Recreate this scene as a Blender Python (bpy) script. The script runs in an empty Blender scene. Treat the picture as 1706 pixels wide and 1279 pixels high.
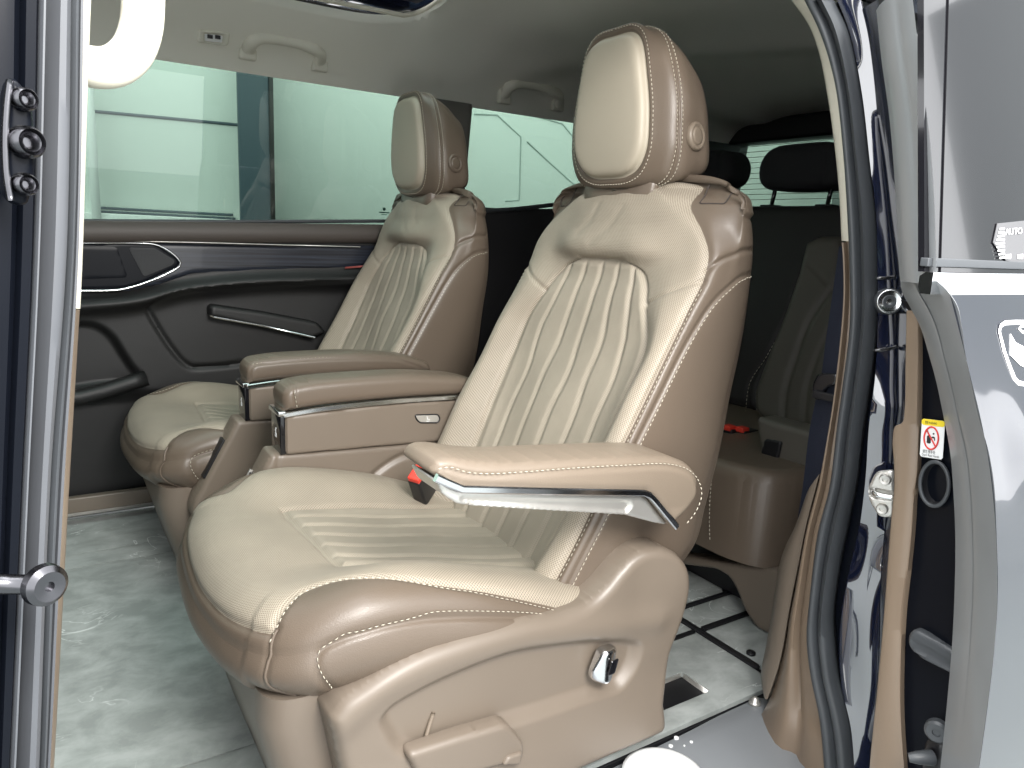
import bpy, bmesh, math, random
import numpy as np
from mathutils import Vector, Matrix
random.seed(7); rng = np.random.default_rng(7)
S = bpy.context.scene
COL = S.collection
# ------------------------------------------------------------------ camera, light, exposure
FPX, W0, H0 = 1230.0, 1706.0, 1279.0
YAW, PITCH, ROLL, CAMZ = math.radians(33.204), math.radians(11.424), math.radians(2.728), 0.78
F_ = np.array([math.sin(YAW)*math.cos(PITCH), math.cos(YAW)*math.cos(PITCH), -math.sin(PITCH)])
R_ = np.array([math.cos(YAW), -math.sin(YAW), 0.0]); U_ = np.cross(R_, F_)
c_, s_ = math.cos(ROLL), math.sin(ROLL)
RT, UP = c_*R_ + s_*U_, -s_*R_ + c_*U_
cam = bpy.data.cameras.new('camera'); camo = bpy.data.objects.new('camera', cam); COL.objects.link(camo)
cam.sensor_width = 36.0; cam.lens = 36.0*FPX/W0; cam.clip_start = 0.02; cam.clip_end = 500
camo.matrix_world = Matrix(((RT[0], UP[0], -F_[0], 0), (RT[1], UP[1], -F_[1], 0), (RT[2], UP[2], -F_[2], CAMZ), (0, 0, 0, 1)))
S.camera = camo
wd = bpy.data.worlds.new('World'); S.world = wd; wd.use_nodes = True
bg = wd.node_tree.nodes['Background']; bg.inputs[0].default_value = (0.97, 0.985, 1.0, 1); bg.inputs[1].default_value = 2.4
S.view_settings.view_transform = 'Standard'; S.view_settings.look = 'None'
S.view_settings.exposure = 0.55; S.view_settings.gamma = 1
S.cycles.use_denoising = True
S.cycles.max_bounces = 10; S.cycles.transparent_max_bounces = 16; S.cycles.diffuse_bounces = 5
def area(name, loc, target, sx, sy, power, col=(1, 1, 1)):
    l = bpy.data.lights.new(name, 'AREA'); l.shape = 'RECTANGLE'; l.size = sx; l.size_y = sy; l.energy = power; l.color = col
    o = bpy.data.objects.new(name, l); COL.objects.link(o); o.location = loc
    o.rotation_euler = (Vector(target)-Vector(loc)).to_track_quat('-Z', 'Y').to_euler()
area('softbox_key', (0.30, -0.36, 1.32), (0.72, 0.85, 0.50), 0.55, 0.45, 26, (1.0, 0.97, 0.93))
area('softbox_top', (0.1, 1.0, 3.3), (0.3, 1.4, 0), 2.2, 1.8, 45)
area('softbox_rear', (3.2, -2.6, 2.6), (1.0, 0.8, 0.5), 2.2, 1.6, 50, (0.97, 0.98, 1.0))
area('softbox_far', (0.5, 4.6, 3.6), (0.8, 3.9, 0.8), 3.0, 1.2, 60)

# ------------------------------------------------------------------ helpers
def pt(p, **k):
    """the 3D point that a line of sight through photo pixel p meets on the plane x=, y= or z="""
    d = RT*((p[0]-W0/2)/FPX) - UP*((p[1]-H0/2)/FPX) + F_
    (a, v), = k.items(); i = 'xyz'.index(a); o = np.array([0, 0, CAMZ])
    return o + d*((v-o[i])/d[i])
def pts(ps, **k): return np.array([pt(p, **k) for p in ps])
class T:                                       # a thing: an empty that parents its parts
    def __init__(s, name, label, cat, loc=(0, 0, 0), group=None, kind=None):
        s.o = bpy.data.objects.new(name, None); COL.objects.link(s.o); s.o.location = loc; s.o.empty_display_size = .05
        s.loc = np.array(loc, float)
        if label: s.o['label'] = label
        if cat: s.o['category'] = cat
        if group: s.o['group'] = group
        if kind: s.o['kind'] = kind
class P_:                                      # a part that parents sub-parts
    def __init__(s, o, loc): s.o, s.loc = o, np.array(loc, float)
def mk(name, V, Fc, mat, parent=None, smooth=True, uv=None, label=None, sharp=None):
    V = np.asarray(V, float)
    loc = parent.loc if parent is not None else np.zeros(3)
    me = bpy.data.meshes.new(name); me.from_pydata((V-loc).tolist(), [], [tuple(int(i) for i in f) for f in Fc])
    if uv is not None:
        l = me.uv_layers.new(name='UVMap'); idx = np.empty(len(me.loops), np.int32); me.loops.foreach_get('vertex_index', idx)
        l.data.foreach_set('uv', np.asarray(uv, np.float32)[idx].ravel())
    me.materials.append(mat)
    if smooth:
        me.polygons.foreach_set('use_smooth', [True]*len(me.polygons))
        if sharp: me.set_sharp_from_angle(angle=math.radians(sharp))
    me.update()
    o = bpy.data.objects.new(name, me); COL.objects.link(o)
    if parent is not None: o.parent = parent.o
    if label: o['label'] = label
    return P_(o, loc)
def single(p, label, cat, group=None, kind=None):   # turn a parentless mesh into a thing
    p.o['label'] = label
    if cat: p.o['category'] = cat
    if group: p.o['group'] = group
    if kind: p.o['kind'] = kind
    return p
def join(parts):
    V, Fc, n = [], [], 0
    for v, f in parts:
        V.append(np.asarray(v)); Fc += [tuple(i+n for i in q) for q in f]; n += len(v)
    return np.concatenate(V), Fc
def crv(tk, pk, t):                            # smooth curve through pk at knots tk (cubic Hermite)
    tk = np.asarray(tk, float); pk = np.asarray(pk, float); t = np.clip(np.asarray(t, float), tk[0], tk[-1])
    one = pk.ndim == 1
    if one: pk = pk[:, None]
    h = np.diff(tk)[:, None]; d = np.diff(pk, axis=0)/h
    m = np.empty_like(pk); m[0] = d[0]; m[-1] = d[-1]
    m[1:-1] = (d[:-1]*h[1:]+d[1:]*h[:-1])/(h[:-1]+h[1:])
    m[1:-1] = np.where(d[:-1]*d[1:] <= 0, m[1:-1]*0.35, m[1:-1])
    i = np.clip(np.searchsorted(tk, t, side='right')-1, 0, len(tk)-2)
    u = ((t-tk[i])/h[i, 0])[..., None]; hh = h[i]
    r = (2*u**3-3*u**2+1)*pk[i]+(u**3-2*u**2+u)*hh*m[i]+(-2*u**3+3*u**2)*pk[i+1]+(u**3-u**2)*hh*m[i+1]
    return r[..., 0] if one else r
def sm(ps, n=60, closed=False):                # smooth polyline through points, evenly resampled
    ps = np.asarray(ps, float)
    if closed: ps = np.vstack([ps[-2:], ps, ps[:3]])
    t = np.concatenate([[0], np.cumsum(np.maximum(np.linalg.norm(np.diff(ps, axis=0), axis=1), 1e-6)**.6)])
    a, b = (t[2], t[-3]) if closed else (t[0], t[-1])
    q = crv(t, ps, np.linspace(a, b, 12*n))
    s = np.concatenate([[0], np.cumsum(np.linalg.norm(np.diff(q, axis=0), axis=1))])
    w = np.linspace(0, s[-1], n+1 if closed else n)
    q = np.stack([np.interp(w, s, q[:, k]) for k in range(q.shape[1])], 1)
    return q[:-1] if closed else q
def rpoly(ps, r, n=5):                         # polygon with rounded corners
    ps = np.asarray(ps, float); out = []; N = len(ps)
    rr = r if hasattr(r, '__len__') else [r]*N
    for i in range(N):
        p, a, b = ps[i], ps[i-1], ps[(i+1) % N]
        da, db = np.linalg.norm(a-p), np.linalg.norm(b-p); k = min(rr[i], .48*da, .48*db)
        if k < 1e-5: out.append(p); continue
        A, B = p+(a-p)/da*k, p+(b-p)/db*k
        for t in np.linspace(0, 1, n): out.append((1-t)**2*A+2*t*(1-t)*p+t*t*B)
    return np.array(out)
def seg_dist(Q, L, closed=False):              # distance of 2D/3D points Q to polyline L
    L = np.asarray(L, float)
    if closed: L = np.vstack([L, L[:1]])
    best = np.full(len(Q), 1e9)
    for a, b in zip(L[:-1], L[1:]):
        d = b-a; t = np.clip(((Q-a)@d)/max(d@d, 1e-12), 0, 1)
        best = np.minimum(best, ((Q-a-t[:, None]*d)**2).sum(1))
    return np.sqrt(best)
def inside(Q, L):
    x, y = Q[:, 0], Q[:, 1]; r = np.zeros(len(Q), bool); n = len(L)
    for i in range(n):
        (x1, y1), (x2, y2) = L[i], L[(i+1) % n]
        if y1 == y2: continue
        r ^= ((y1 > y) != (y2 > y)) & (x < (x2-x1)*(y-y1)/(y2-y1)+x1)
    return r
def sdf(Q, L): return np.where(inside(Q, L), 1, -1)*seg_dist(Q, L, True)   # + inside
def sst(a, b, x):
    t = np.clip((x-a)/(b-a), 0, 1); return t*t*(3-2*t)
class Patch:
    def __init__(s, V, F, uv, fld=None): s.V, s.F, s.uv, s.f = V, F, uv, dict(fld or {})
    def clip(s, name, sign=1):
        f = s.f[name]*sign; V = [v for v in s.V]; uv = [u for u in s.uv]; G = {k: list(g) for k, g in s.f.items()}
        out = []; cache = {}
        def cut(i, j):
            k = (min(i, j), max(i, j))
            if k not in cache:
                t = f[i]/(f[i]-f[j]); cache[k] = len(V)
                V.append(s.V[i]*(1-t)+s.V[j]*t); uv.append(s.uv[i]*(1-t)+s.uv[j]*t)
                for q in G: G[q].append(s.f[q][i]*(1-t)+s.f[q][j]*t)
            return cache[k]
        pos = f >= 0
        for q in s.F:
            m = [pos[i] for i in q]
            if all(m): out.append(q)
            elif any(m):
                r = []
                for k in range(len(q)):
                    i, j = q[k], q[(k+1) % len(q)]
                    if pos[i]: r.append(i)
                    if pos[i] != pos[j]: r.append(cut(i, j))
                if len(r) > 2: out.append(tuple(r))
        used = sorted({i for q in out for i in q}); mp = {u: n for n, u in enumerate(used)}
        return Patch(np.array([V[i] for i in used]).reshape(-1, 3), [tuple(mp[i] for i in q) for q in out], np.array([uv[i] for i in used]).reshape(-1, 2),
                     {k: np.array([g[i] for i in used]) for k, g in G.items()})
def grid_faces(na, nb, wa=False, wb=False):
    Fc = []
    for i in range(na if wa else na-1):
        for j in range(nb if wb else nb-1):
            i2, j2 = (i+1) % na, (j+1) % nb
            Fc.append((i*nb+j, i2*nb+j, i2*nb+j2, i*nb+j2))
    return Fc
def grid_normals(G, wb=False):
    if wb: da = np.gradient(G, axis=0); db = np.roll(G, -1, 1)-np.roll(G, 1, 1)
    else: da, db = np.gradient(G, axis=0), np.gradient(G, axis=1)
    n = np.cross(da, db); return n/np.maximum(np.linalg.norm(n, axis=2, keepdims=True), 1e-12)
def groove(V, line, width, cl=False):          # 1 on the line, 0 away
    d = np.full(len(V), 9.); lo, hi = line.min(0)-4*width, line.max(0)+4*width
    m = np.all((V >= lo) & (V <= hi), axis=1)
    if m.any(): d[m] = seg_dist(V[m], line, cl)
    return np.exp(-(d/width)**2)
def sweep(path, prof, up=(0, 0, 1), closed=False, cap=True, scale=None, fixed=None):
    """profile (u,w) swept along path: u sideways (up x tangent), w along up"""
    path = np.asarray(path, float); prof = np.asarray(prof, float); n, m = len(path), len(prof)
    tg = np.roll(path, -1, 0)-np.roll(path, 1, 0) if closed else np.gradient(path, axis=0)
    tg /= np.linalg.norm(tg, axis=1, keepdims=True); V = []
    for i in range(n):
        upv = np.asarray(up if np.ndim(up) == 1 else up[i], float)
        sd = np.cross(upv, tg[i]); sd /= max(np.linalg.norm(sd), 1e-9); w = np.cross(tg[i], sd)
        if fixed: sd, w = np.asarray(fixed[0], float), np.asarray(fixed[1], float)
        k = 1 if scale is None else scale[i]
        V.append(path[i]+np.outer(prof[:, 0]*k, sd)+np.outer(prof[:, 1]*k, w))
    V = np.concatenate(V); Fc = grid_faces(n, m, closed, True)
    if cap and not closed: Fc += [tuple(range(m))[::-1], tuple((n-1)*m+i for i in range(m))]
    Fc = [f[::-1] for f in Fc]
    return V, Fc
def circ(r, n=8, e=1.0): return [(r*math.cos(2*math.pi*i/n), r*e*math.sin(2*math.pi*i/n)) for i in range(n)]
def tube(path, r, n=8, up=(.3, .2, 1), closed=False): return sweep(path, circ(r, n), up, closed)
def box(c, h, r=0.0, ax=None):                 # box with chamfered edges: centre c, half sizes h
    bm = bmesh.new(); bmesh.ops.create_cube(bm, size=2)
    for v in bm.verts: v.co = Vector((v.co.x*h[0], v.co.y*h[1], v.co.z*h[2]))
    if r: bmesh.ops.bevel(bm, geom=bm.edges[:], offset=r, segments=3, profile=.6, affect='EDGES')
    V = np.array([v.co[:] for v in bm.verts]); bm.verts.index_update(); Fc = [tuple(v.index for v in f.verts) for f in bm.faces]; bm.free()
    if ax is not None: V = V@np.asarray(ax, float)
    return V+np.asarray(c, float), Fc
def lathe(prof, o, axis, n=24):                # prof (radius, height) about axis through o
    a = np.asarray(axis, float); a /= np.linalg.norm(a); b = np.cross(a, (.31, .2, .93)); b /= np.linalg.norm(b); c = np.cross(a, b)
    V = [np.asarray(o)+a*h+r*(b*math.cos(t)+c*math.sin(t)) for r, h in prof for t in np.linspace(0, 2*math.pi, n, endpoint=False)]
    return np.array(V), grid_faces(len(prof), n, False, True)+[tuple(range(n)), tuple((len(prof)-1)*n+i for i in range(n))[::-1]]
XZ = lambda y: (np.array([0, y, 0.]), np.array([1., 0, 0]), np.array([0, 0, 1.]), np.array([0, -1., 0]))   # a wall seen from the open door
YZ = lambda x: (np.array([x, 0, 0.]), np.array([0, -1., 0]), np.array([0, 0, 1.]), np.array([-1., 0, 0]))  # a face looking forward
XY = lambda z: (np.array([0, 0, z]), np.array([1., 0, 0]), np.array([0, 1., 0]), np.array([0, 0, 1.]))
def loc2(P, fr):
    o, ex, ey, en = fr; d = np.asarray(P)-o; return np.stack([d@ex, d@ey], 1)
def from2(Q, fr, h=0.0):
    o, ex, ey, en = fr; return o+np.outer(Q[:, 0], ex)+np.outer(Q[:, 1], ey)+np.outer(np.broadcast_to(h, len(Q)), en)
def relief(name, outline, fr, mat, parent, thick=.02, r=.006, cell=.005, grooves=(), recess=(), extra=None, holes=(), warp=None, label=None, sharp=None):
    """a solid panel: shaped front face (rounded edge, recessed areas, grooves), side walls and back"""
    O = np.asarray(outline, float); lo, hi = O.min(0)-cell, O.max(0)+cell
    nu, nv = [max(3, int(math.ceil(k/cell))+1) for k in hi-lo]
    U, Vv = np.meshgrid(np.linspace(lo[0], hi[0], nu), np.linspace(lo[1], hi[1], nv), indexing='ij')
    Q = np.stack([U.ravel(), Vv.ravel()], 1); d = sdf(Q, O)
    for hl in holes: d = np.minimum(d, -sdf(Q, np.asarray(hl, float)))
    h = np.zeros(len(Q))
    for pg, dp, bl in recess: h -= dp*sst(-bl/2, bl/2, sdf(Q, np.asarray(pg, float)))
    for ln, dp, w in grooves: h -= dp*np.exp(-(seg_dist(Q, np.asarray(ln, float))/w)**2)
    if extra is not None: h += extra(Q[:, 0], Q[:, 1])
    if r > 0: dd = np.clip(d, 0, r); h -= r-np.sqrt(np.maximum(r*r-(r-dd)**2, 0))
    p = Patch(from2(Q, fr, h), grid_faces(nu, nv), Q.copy(), {'d': d, 'h': h}).clip('d')
    V, Fc, uv = p.V, list(p.F), p.uv
    cnt = {}
    for q in Fc:
        for a, b in zip(q, q[1:]+q[:1]): cnt[(a, b)] = 1
    be = [e for e in cnt if (e[1], e[0]) not in cnt]; bv = sorted({i for e in be for i in e}); mp = {b: len(V)+n for n, b in enumerate(bv)}
    back = V[bv]+(-thick-p.f['h'][bv])[:, None]*fr[3]
    nV = np.vstack([V, back]); uv = np.vstack([uv, uv[bv]])
    Fc += [(b, a, mp[a], mp[b]) for a, b in be]
    nx = {mp[b]: mp[a] for a, b in be}             # back cap loops
    while nx:
        st = next(iter(nx)); lp = [st]; c = nx.pop(st)
        while c != st and c in nx: lp.append(c); c = nx.pop(c)
        if len(lp) > 2 and not holes: Fc.append(tuple(lp[::-1]) if False else tuple(lp))
    if warp is not None: nV = warp(nV)
    return mk(name, nV, Fc, mat, parent, True, uv, label, sharp or 50)
def dashes(P, N, L=.0055, gap=.003, r=.0007, lift=.0006):   # stitches lying along polyline P on a surface with normals N
    s = np.concatenate([[0], np.cumsum(np.linalg.norm(np.diff(P, axis=0), axis=1))]); out = []
    t = 0.0
    f = lambda A, w: np.array([np.interp(w, s, A[:, k]) for k in range(3)])
    while t+L < s[-1]:
        a, b, n = f(P, t), f(P, t+L), f(N, t+L/2); n /= np.linalg.norm(n); d = b-a; dl = np.linalg.norm(d)
        if dl > 1e-5:
            d /= dl; w = np.cross(n, d); m = (a+b)/2
            ring = lambda c, k, hh: [c+w*r*k+n*(hh-r), c+n*(hh+r*.9*k), c-w*r*k+n*(hh-r)]
            V = np.array(ring(a, .55, lift-.0004)+ring(m, 1.15, lift+.0003)+ring(b, .55, lift-.0004))
            out.append((V, [(0, 3, 4, 1), (1, 4, 5, 2), (3, 6, 7, 4), (4, 7, 8, 5), (0, 1, 2), (6, 8, 7), (0, 2, 5, 3), (3, 5, 8, 6)]))
        t += L+gap
    return join(out) if out else None

# ------------------------------------------------------------------ materials
def mat(name, col, rough=.5, metal=0.0, spec=.5, bump=None, var=None, coat=0.0, sheen=0.0):
    m = bpy.data.materials.new(name); m.use_nodes = True; nt = m.node_tree; b = nt.nodes['Principled BSDF']
    b.inputs['Base Color'].default_value = (*col, 1); b.inputs['Roughness'].default_value = rough; b.inputs['Metallic'].default_value = metal
    b.inputs['Specular IOR Level'].default_value = spec; b.inputs['Coat Weight'].default_value = coat; b.inputs['Coat Roughness'].default_value = .03
    b.inputs['Sheen Weight'].default_value = sheen
    tc = nt.nodes.new('ShaderNodeTexCoord')
    if bump:
        sc, st, dist = bump; v = nt.nodes.new('ShaderNodeTexVoronoi'); v.inputs['Scale'].default_value = sc
        bp = nt.nodes.new('ShaderNodeBump'); bp.inputs['Strength'].default_value = st; bp.inputs['Distance'].default_value = dist
        nt.links.new(tc.outputs['Object'], v.inputs['Vector']); nt.links.new(v.outputs['Distance'], bp.inputs['Height']); nt.links.new(bp.outputs[0], b.inputs['Normal'])
    if var:
        sc, amt = var; n = nt.nodes.new('ShaderNodeTexNoise'); n.inputs['Scale'].default_value = sc; n.inputs['Detail'].default_value = 5
        r = nt.nodes.new('ShaderNodeMapRange'); r.inputs['To Min'].default_value = 1-amt; r.inputs['To Max'].default_value = 1+amt
        mx = nt.nodes.new('ShaderNodeVectorMath'); mx.operation = 'SCALE'; mx.inputs[0].default_value = col
        nt.links.new(tc.outputs['Object'], n.inputs['Vector']); nt.links.new(n.outputs[0], r.inputs[0]); nt.links.new(r.outputs[0], mx.inputs['Scale']); nt.links.new(mx.outputs[0], b.inputs['Base Color'])
        r2 = nt.nodes.new('ShaderNodeMapRange'); r2.inputs['To Min'].default_value = max(0.02, rough-.08); r2.inputs['To Max'].default_value = rough+.08
        nt.links.new(n.outputs[0], r2.inputs[0]); nt.links.new(r2.outputs[0], b.inputs['Roughness'])
    return m
def perforated(name, col, hole, pitch=.0042, rad=.27):
    m = mat(name, col, .5, sheen=.05); nt = m.node_tree; b = nt.nodes['Principled BSDF']; L = nt.links.new
    uv = nt.nodes.new('ShaderNodeUVMap'); sp = nt.nodes.new('ShaderNodeSeparateXYZ'); L(uv.outputs[0], sp.inputs[0])
    def mth(op, a, b_=None, c=None):
        n = nt.nodes.new('ShaderNodeMath'); n.operation = op
        for i, x in enumerate((a, b_, c)):
            if x is None: continue
            if isinstance(x, (int, float)): n.inputs[i].default_value = x
            else: L(x, n.inputs[i])
        return n.outputs[0]
    u = mth('DIVIDE', sp.outputs[0], pitch); v = mth('DIVIDE', sp.outputs[1], pitch*.62)
    row = mth('FLOOR', v); u2 = mth('ADD', u, mth('MULTIPLY', mth('MODULO', row, 2.0), .5))
    du = mth('SUBTRACT', mth('FRACT', u2), .5); dv = mth('MULTIPLY', mth('SUBTRACT', mth('FRACT', v), .5), .62)
    d = mth('SQRT', mth('ADD', mth('MULTIPLY', du, du), mth('MULTIPLY', dv, dv)))
    mr = nt.nodes.new('ShaderNodeMapRange'); mr.interpolation_type = 'SMOOTHSTEP'; mr.inputs['From Min'].default_value = rad-.08; mr.inputs['From Max'].default_value = rad+.08; L(d, mr.inputs[0])
    n = nt.nodes.new('ShaderNodeTexNoise'); n.inputs['Scale'].default_value = 14; n.inputs['Detail'].default_value = 4
    tc = nt.nodes.new('ShaderNodeTexCoord'); L(tc.outputs['Object'], n.inputs['Vector'])
    hm = nt.nodes.new('ShaderNodeMapRange'); hm.inputs['From Min'].default_value = .3; hm.inputs['From Max'].default_value = .7; hm.inputs['To Min'].default_value = .94; hm.inputs['To Max'].default_value = 1.06; L(n.outputs[0], hm.inputs[0])
    mx = nt.nodes.new('ShaderNodeMix'); mx.data_type = 'RGBA'; mx.inputs[6].default_value = (*hole, 1); mx.inputs[7].default_value = (*col, 1); L(mr.outputs[0], mx.inputs[0])
    sc = nt.nodes.new('ShaderNodeVectorMath'); sc.operation = 'SCALE'; L(mx.outputs[2], sc.inputs[0]); L(hm.outputs[0], sc.inputs['Scale']); L(sc.outputs[0], b.inputs['Base Color'])
    bp = nt.nodes.new('ShaderNodeBump'); bp.inputs['Strength'].default_value = .5; bp.inputs['Distance'].default_value = .0008; L(mr.outputs[0], bp.inputs['Height']); L(bp.outputs[0], b.inputs['Normal'])
    return m
def tinted(name, col, gl=.08):
    m = bpy.data.materials.new(name); m.use_nodes = True; nt = m.node_tree; nt.nodes.clear(); L = nt.links.new
    o = nt.nodes.new('ShaderNodeOutputMaterial'); t = nt.nodes.new('ShaderNodeBsdfTransparent'); t.inputs[0].default_value = (*col, 1)
    g = nt.nodes.new('ShaderNodeBsdfGlossy'); g.inputs['Roughness'].default_value = .01
    fr = nt.nodes.new('ShaderNodeFresnel'); fr.inputs[0].default_value = 1.45
    mx = nt.nodes.new('ShaderNodeMixShader'); L(fr.outputs[0], mx.inputs[0]); L(t.outputs[0], mx.inputs[1]); L(g.outputs[0], mx.inputs[2]); L(mx.outputs[0], o.inputs[0])
    return m
def marble(name):
    m = mat(name, (.3, .33, .31), .38, spec=.4); nt = m.node_tree; b = nt.nodes['Principled BSDF']; L = nt.links.new
    tc = nt.nodes.new('ShaderNodeTexCoord'); mp = nt.nodes.new('ShaderNodeMapping'); mp.inputs['Rotation'].default_value = (0, 0, .35); mp.inputs['Scale'].default_value = (2.3, 3.0, 1); L(tc.outputs['Object'], mp.inputs[0])
    n1 = nt.nodes.new('ShaderNodeTexNoise'); n1.inputs['Scale'].default_value = 5.5; n1.inputs['Detail'].default_value = 9; n1.inputs['Roughness'].default_value = .62; n1.inputs['Distortion'].default_value = .3; L(mp.outputs[0], n1.inputs['Vector'])
    r1 = nt.nodes.new('ShaderNodeValToRGB'); e = r1.color_ramp.elements; e[0].position = .40; e[0].color = (.30, .322, .31, 1); e[1].position = .62; e[1].color = (.44, .467, .452, 1); L(n1.outputs[0], r1.inputs[0])
    # thin pale veins: the zero set of a warped noise, broken up by a second noise
    n2 = nt.nodes.new('ShaderNodeTexNoise'); n2.inputs['Scale'].default_value = 2.6; n2.inputs['Detail'].default_value = 4; n2.inputs['Roughness'].default_value = .55; n2.inputs['Distortion'].default_value = 1.2; L(mp.outputs[0], n2.inputs['Vector'])
    a = nt.nodes.new('ShaderNodeMath'); a.operation = 'SUBTRACT'; a.inputs[1].default_value = .5; L(n2.outputs[0], a.inputs[0])
    ab = nt.nodes.new('ShaderNodeMath'); ab.operation = 'ABSOLUTE'; L(a.outputs[0], ab.inputs[0])
    v = nt.nodes.new('ShaderNodeMapRange'); v.inputs['From Min'].default_value = 0; v.inputs['From Max'].default_value = .008; v.inputs['To Min'].default_value = 1; v.inputs['To Max'].default_value = 0; L(ab.outputs[0], v.inputs[0])
    n3 = nt.nodes.new('ShaderNodeTexNoise'); n3.inputs['Scale'].default_value = 3.1; n3.inputs['Detail'].default_value = 3; L(tc.outputs['Object'], n3.inputs['Vector'])
    br = nt.nodes.new('ShaderNodeMapRange'); br.inputs['From Min'].default_value = .50; br.inputs['From Max'].default_value = .62; L(n3.outputs[0], br.inputs[0])
    ml = nt.nodes.new('ShaderNodeMath'); ml.operation = 'MULTIPLY'; L(v.outputs[0], ml.inputs[0]); L(br.outputs[0], ml.inputs[1])
    mx = nt.nodes.new('ShaderNodeMix'); mx.data_type = 'RGBA'; mx.inputs[7].default_value = (.80, .83, .81, 1); L(ml.outputs[0], mx.inputs[0]); L(r1.outputs[0], mx.inputs[6]); L(mx.outputs[2], b.inputs['Base Color'])
    return m
M = {}
M['pad'] = perforated('perforated_leather', (.385, .335, .265), (.20, .165, .125), .0036)
M['quilt'] = perforated('quilted_leather', (.36, .315, .25), (.265, .23, .18), .0030, .24)
M['suede'] = mat('headrest_leather', (.39, .345, .272), .5, bump=(900, .25, .0006), var=(9, .05))
M['leather'] = mat('brown_leather', (.132, .102, .077), .34, bump=(750, .3, .0006), var=(7, .06))
M['leather2'] = mat('tan_leather', (.20, .160, .122), .37, bump=(750, .3, .0006), var=(7, .05))
M['plastic'] = mat('tan_plastic', (.17, .138, .108), .36, bump=(1400, .18, .0004), var=(6, .05))
M['trimtan'] = mat('tan_trim', (.20, .150, .108), .32, bump=(1400, .15, .0004), var=(6, .05))
M['thread'] = mat('thread', (.58, .53, .43), .7)
M['dthread'] = mat('dark_thread', (.05, .04, .035), .7)
M['chrome'] = mat('satin_chrome', (.78, .79, .80), .16, 1.0)
M['alu'] = mat('brushed_metal', (.66, .64, .60), .34, .75, var=(30, .05)); M['dmetal'] = mat('dark_metal', (.12, .12, .13), .25, 1.0)
M['black'] = mat('black_plastic', (.012, .012, .014), .38)
M['gloss'] = mat('gloss_black', (.008, .008, .010), .08, coat=.5); M['panelblack'] = mat('piano_black', (.004, .005, .008), .3, spec=.12)
M['pillarseal'] = mat('pillar_seal', (.085, .09, .10), .55, var=(14, .12)); M['jamb'] = mat('jamb_paint', (.008, .011, .03), .18, coat=1.0); M['jamb'].node_tree.nodes['Principled BSDF'].inputs['Coat IOR'].default_value = 2.6
M['rubber'] = mat('rubber', (.055, .060, .066), .40, var=(20, .15))
M['greyseal'] = mat('grey_seal', (.27, .28, .29), .38, coat=.25, var=(14, .12))
M['paint'] = mat('navy_paint', (.004, .006, .014), .18, coat=1.0); M['paint'].node_tree.nodes['Principled BSDF'].inputs['Coat IOR'].default_value = 1.75
M['cream'] = mat('cream_trim', (.78, .74, .62), .5, var=(8, .03))
M['liner'] = mat('headliner_cloth', (.84, .825, .74), .85, bump=(1600, .3, .0006), var=(5, .03))
M['darkleather'] = mat('dark_door_leather', (.009, .0088, .009), .5, bump=(750, .3, .0006), var=(6, .1))
M['fabric'] = mat('dark_cloth', (.018, .017, .020), .8, bump=(1200, .4, .0008))
M['web'] = mat('belt_webbing', (.012, .015, .028), .55, bump=(900, .5, .0008))
M['red'] = mat('red_plastic', (.75, .05, .03), .35)
M['marble'] = marble('stone_vinyl')
M['white'] = mat('white_enamel', (.85, .86, .86), .35)
M['yellow'] = mat('yellow_print', (.85, .66, .03), .5)
M['ink'] = mat('black_print', (.02, .02, .02), .5)
M['redink'] = mat('red_print', (.7, .04, .03), .5)
M['greyprint'] = mat('grey_print', (.10, .10, .105), .5)
M['glass'] = tinted('green_glass', (.54, .63, .575))
M['roofglass'] = tinted('clear_glass', (.50, .57, .55)); M['cabglass'] = tinted('dark_cab_glass', (.25, .30, .30))
M['step'] = mat('grey_step_panel', (.21, .222, .235), .36, spec=.5, var=(9, .10))
M['wallwhite'] = mat('white_wall', (.78, .82, .79), .8, var=(.8, .05))
M['column'] = mat('blue_grey_steel', (.055, .085, .11), .45, var=(4, .1))
M['greywall'] = mat('grey_wall', (.34, .36, .36), .8, var=(.8, .05)); M['ground'] = mat('grey_floor', (.26, .285, .28), .45, var=(1.5, .06))
def wood():
    m = mat('dark_wood', (.02, .025, .04), .34, coat=.15); nt = m.node_tree; b = nt.nodes['Principled BSDF']; L = nt.links.new
    tc = nt.nodes.new('ShaderNodeTexCoord'); mp = nt.nodes.new('ShaderNodeMapping'); mp.inputs['Scale'].default_value = (2.2, 1, 90); L(tc.outputs['Object'], mp.inputs[0])
    n = nt.nodes.new('ShaderNodeTexNoise'); n.inputs['Scale'].default_value = 1.6; n.inputs['Detail'].default_value = 6; L(mp.outputs[0], n.inputs['Vector'])
    r = nt.nodes.new('ShaderNodeValToRGB'); e = r.color_ramp.elements; e[0].position = .35; e[0].color = (.005, .006, .011, 1); e[1].position = .7; e[1].color = (.028, .034, .052, 1); L(n.outputs[0], r.inputs[0]); L(r.outputs[0], b.inputs['Base Color'])
    return m
M['wood'] = wood()
def weave():
    m = mat('speaker_mesh', (.02, .021, .024), .5); nt = m.node_tree; b = nt.nodes['Principled BSDF']
    v = nt.nodes.new('ShaderNodeTexVoronoi'); v.inputs['Scale'].default_value = 330; v.inputs['Randomness'].default_value = 0
    tc = nt.nodes.new('ShaderNodeTexCoord'); bp = nt.nodes.new('ShaderNodeBump'); bp.inputs['Distance'].default_value = .001
    nt.links.new(tc.outputs['Object'], v.inputs['Vector']); nt.links.new(v.outputs['Distance'], bp.inputs['Height']); nt.links.new(bp.outputs[0], b.inputs['Normal']); return m
M['mesh'] = weave()

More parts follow.
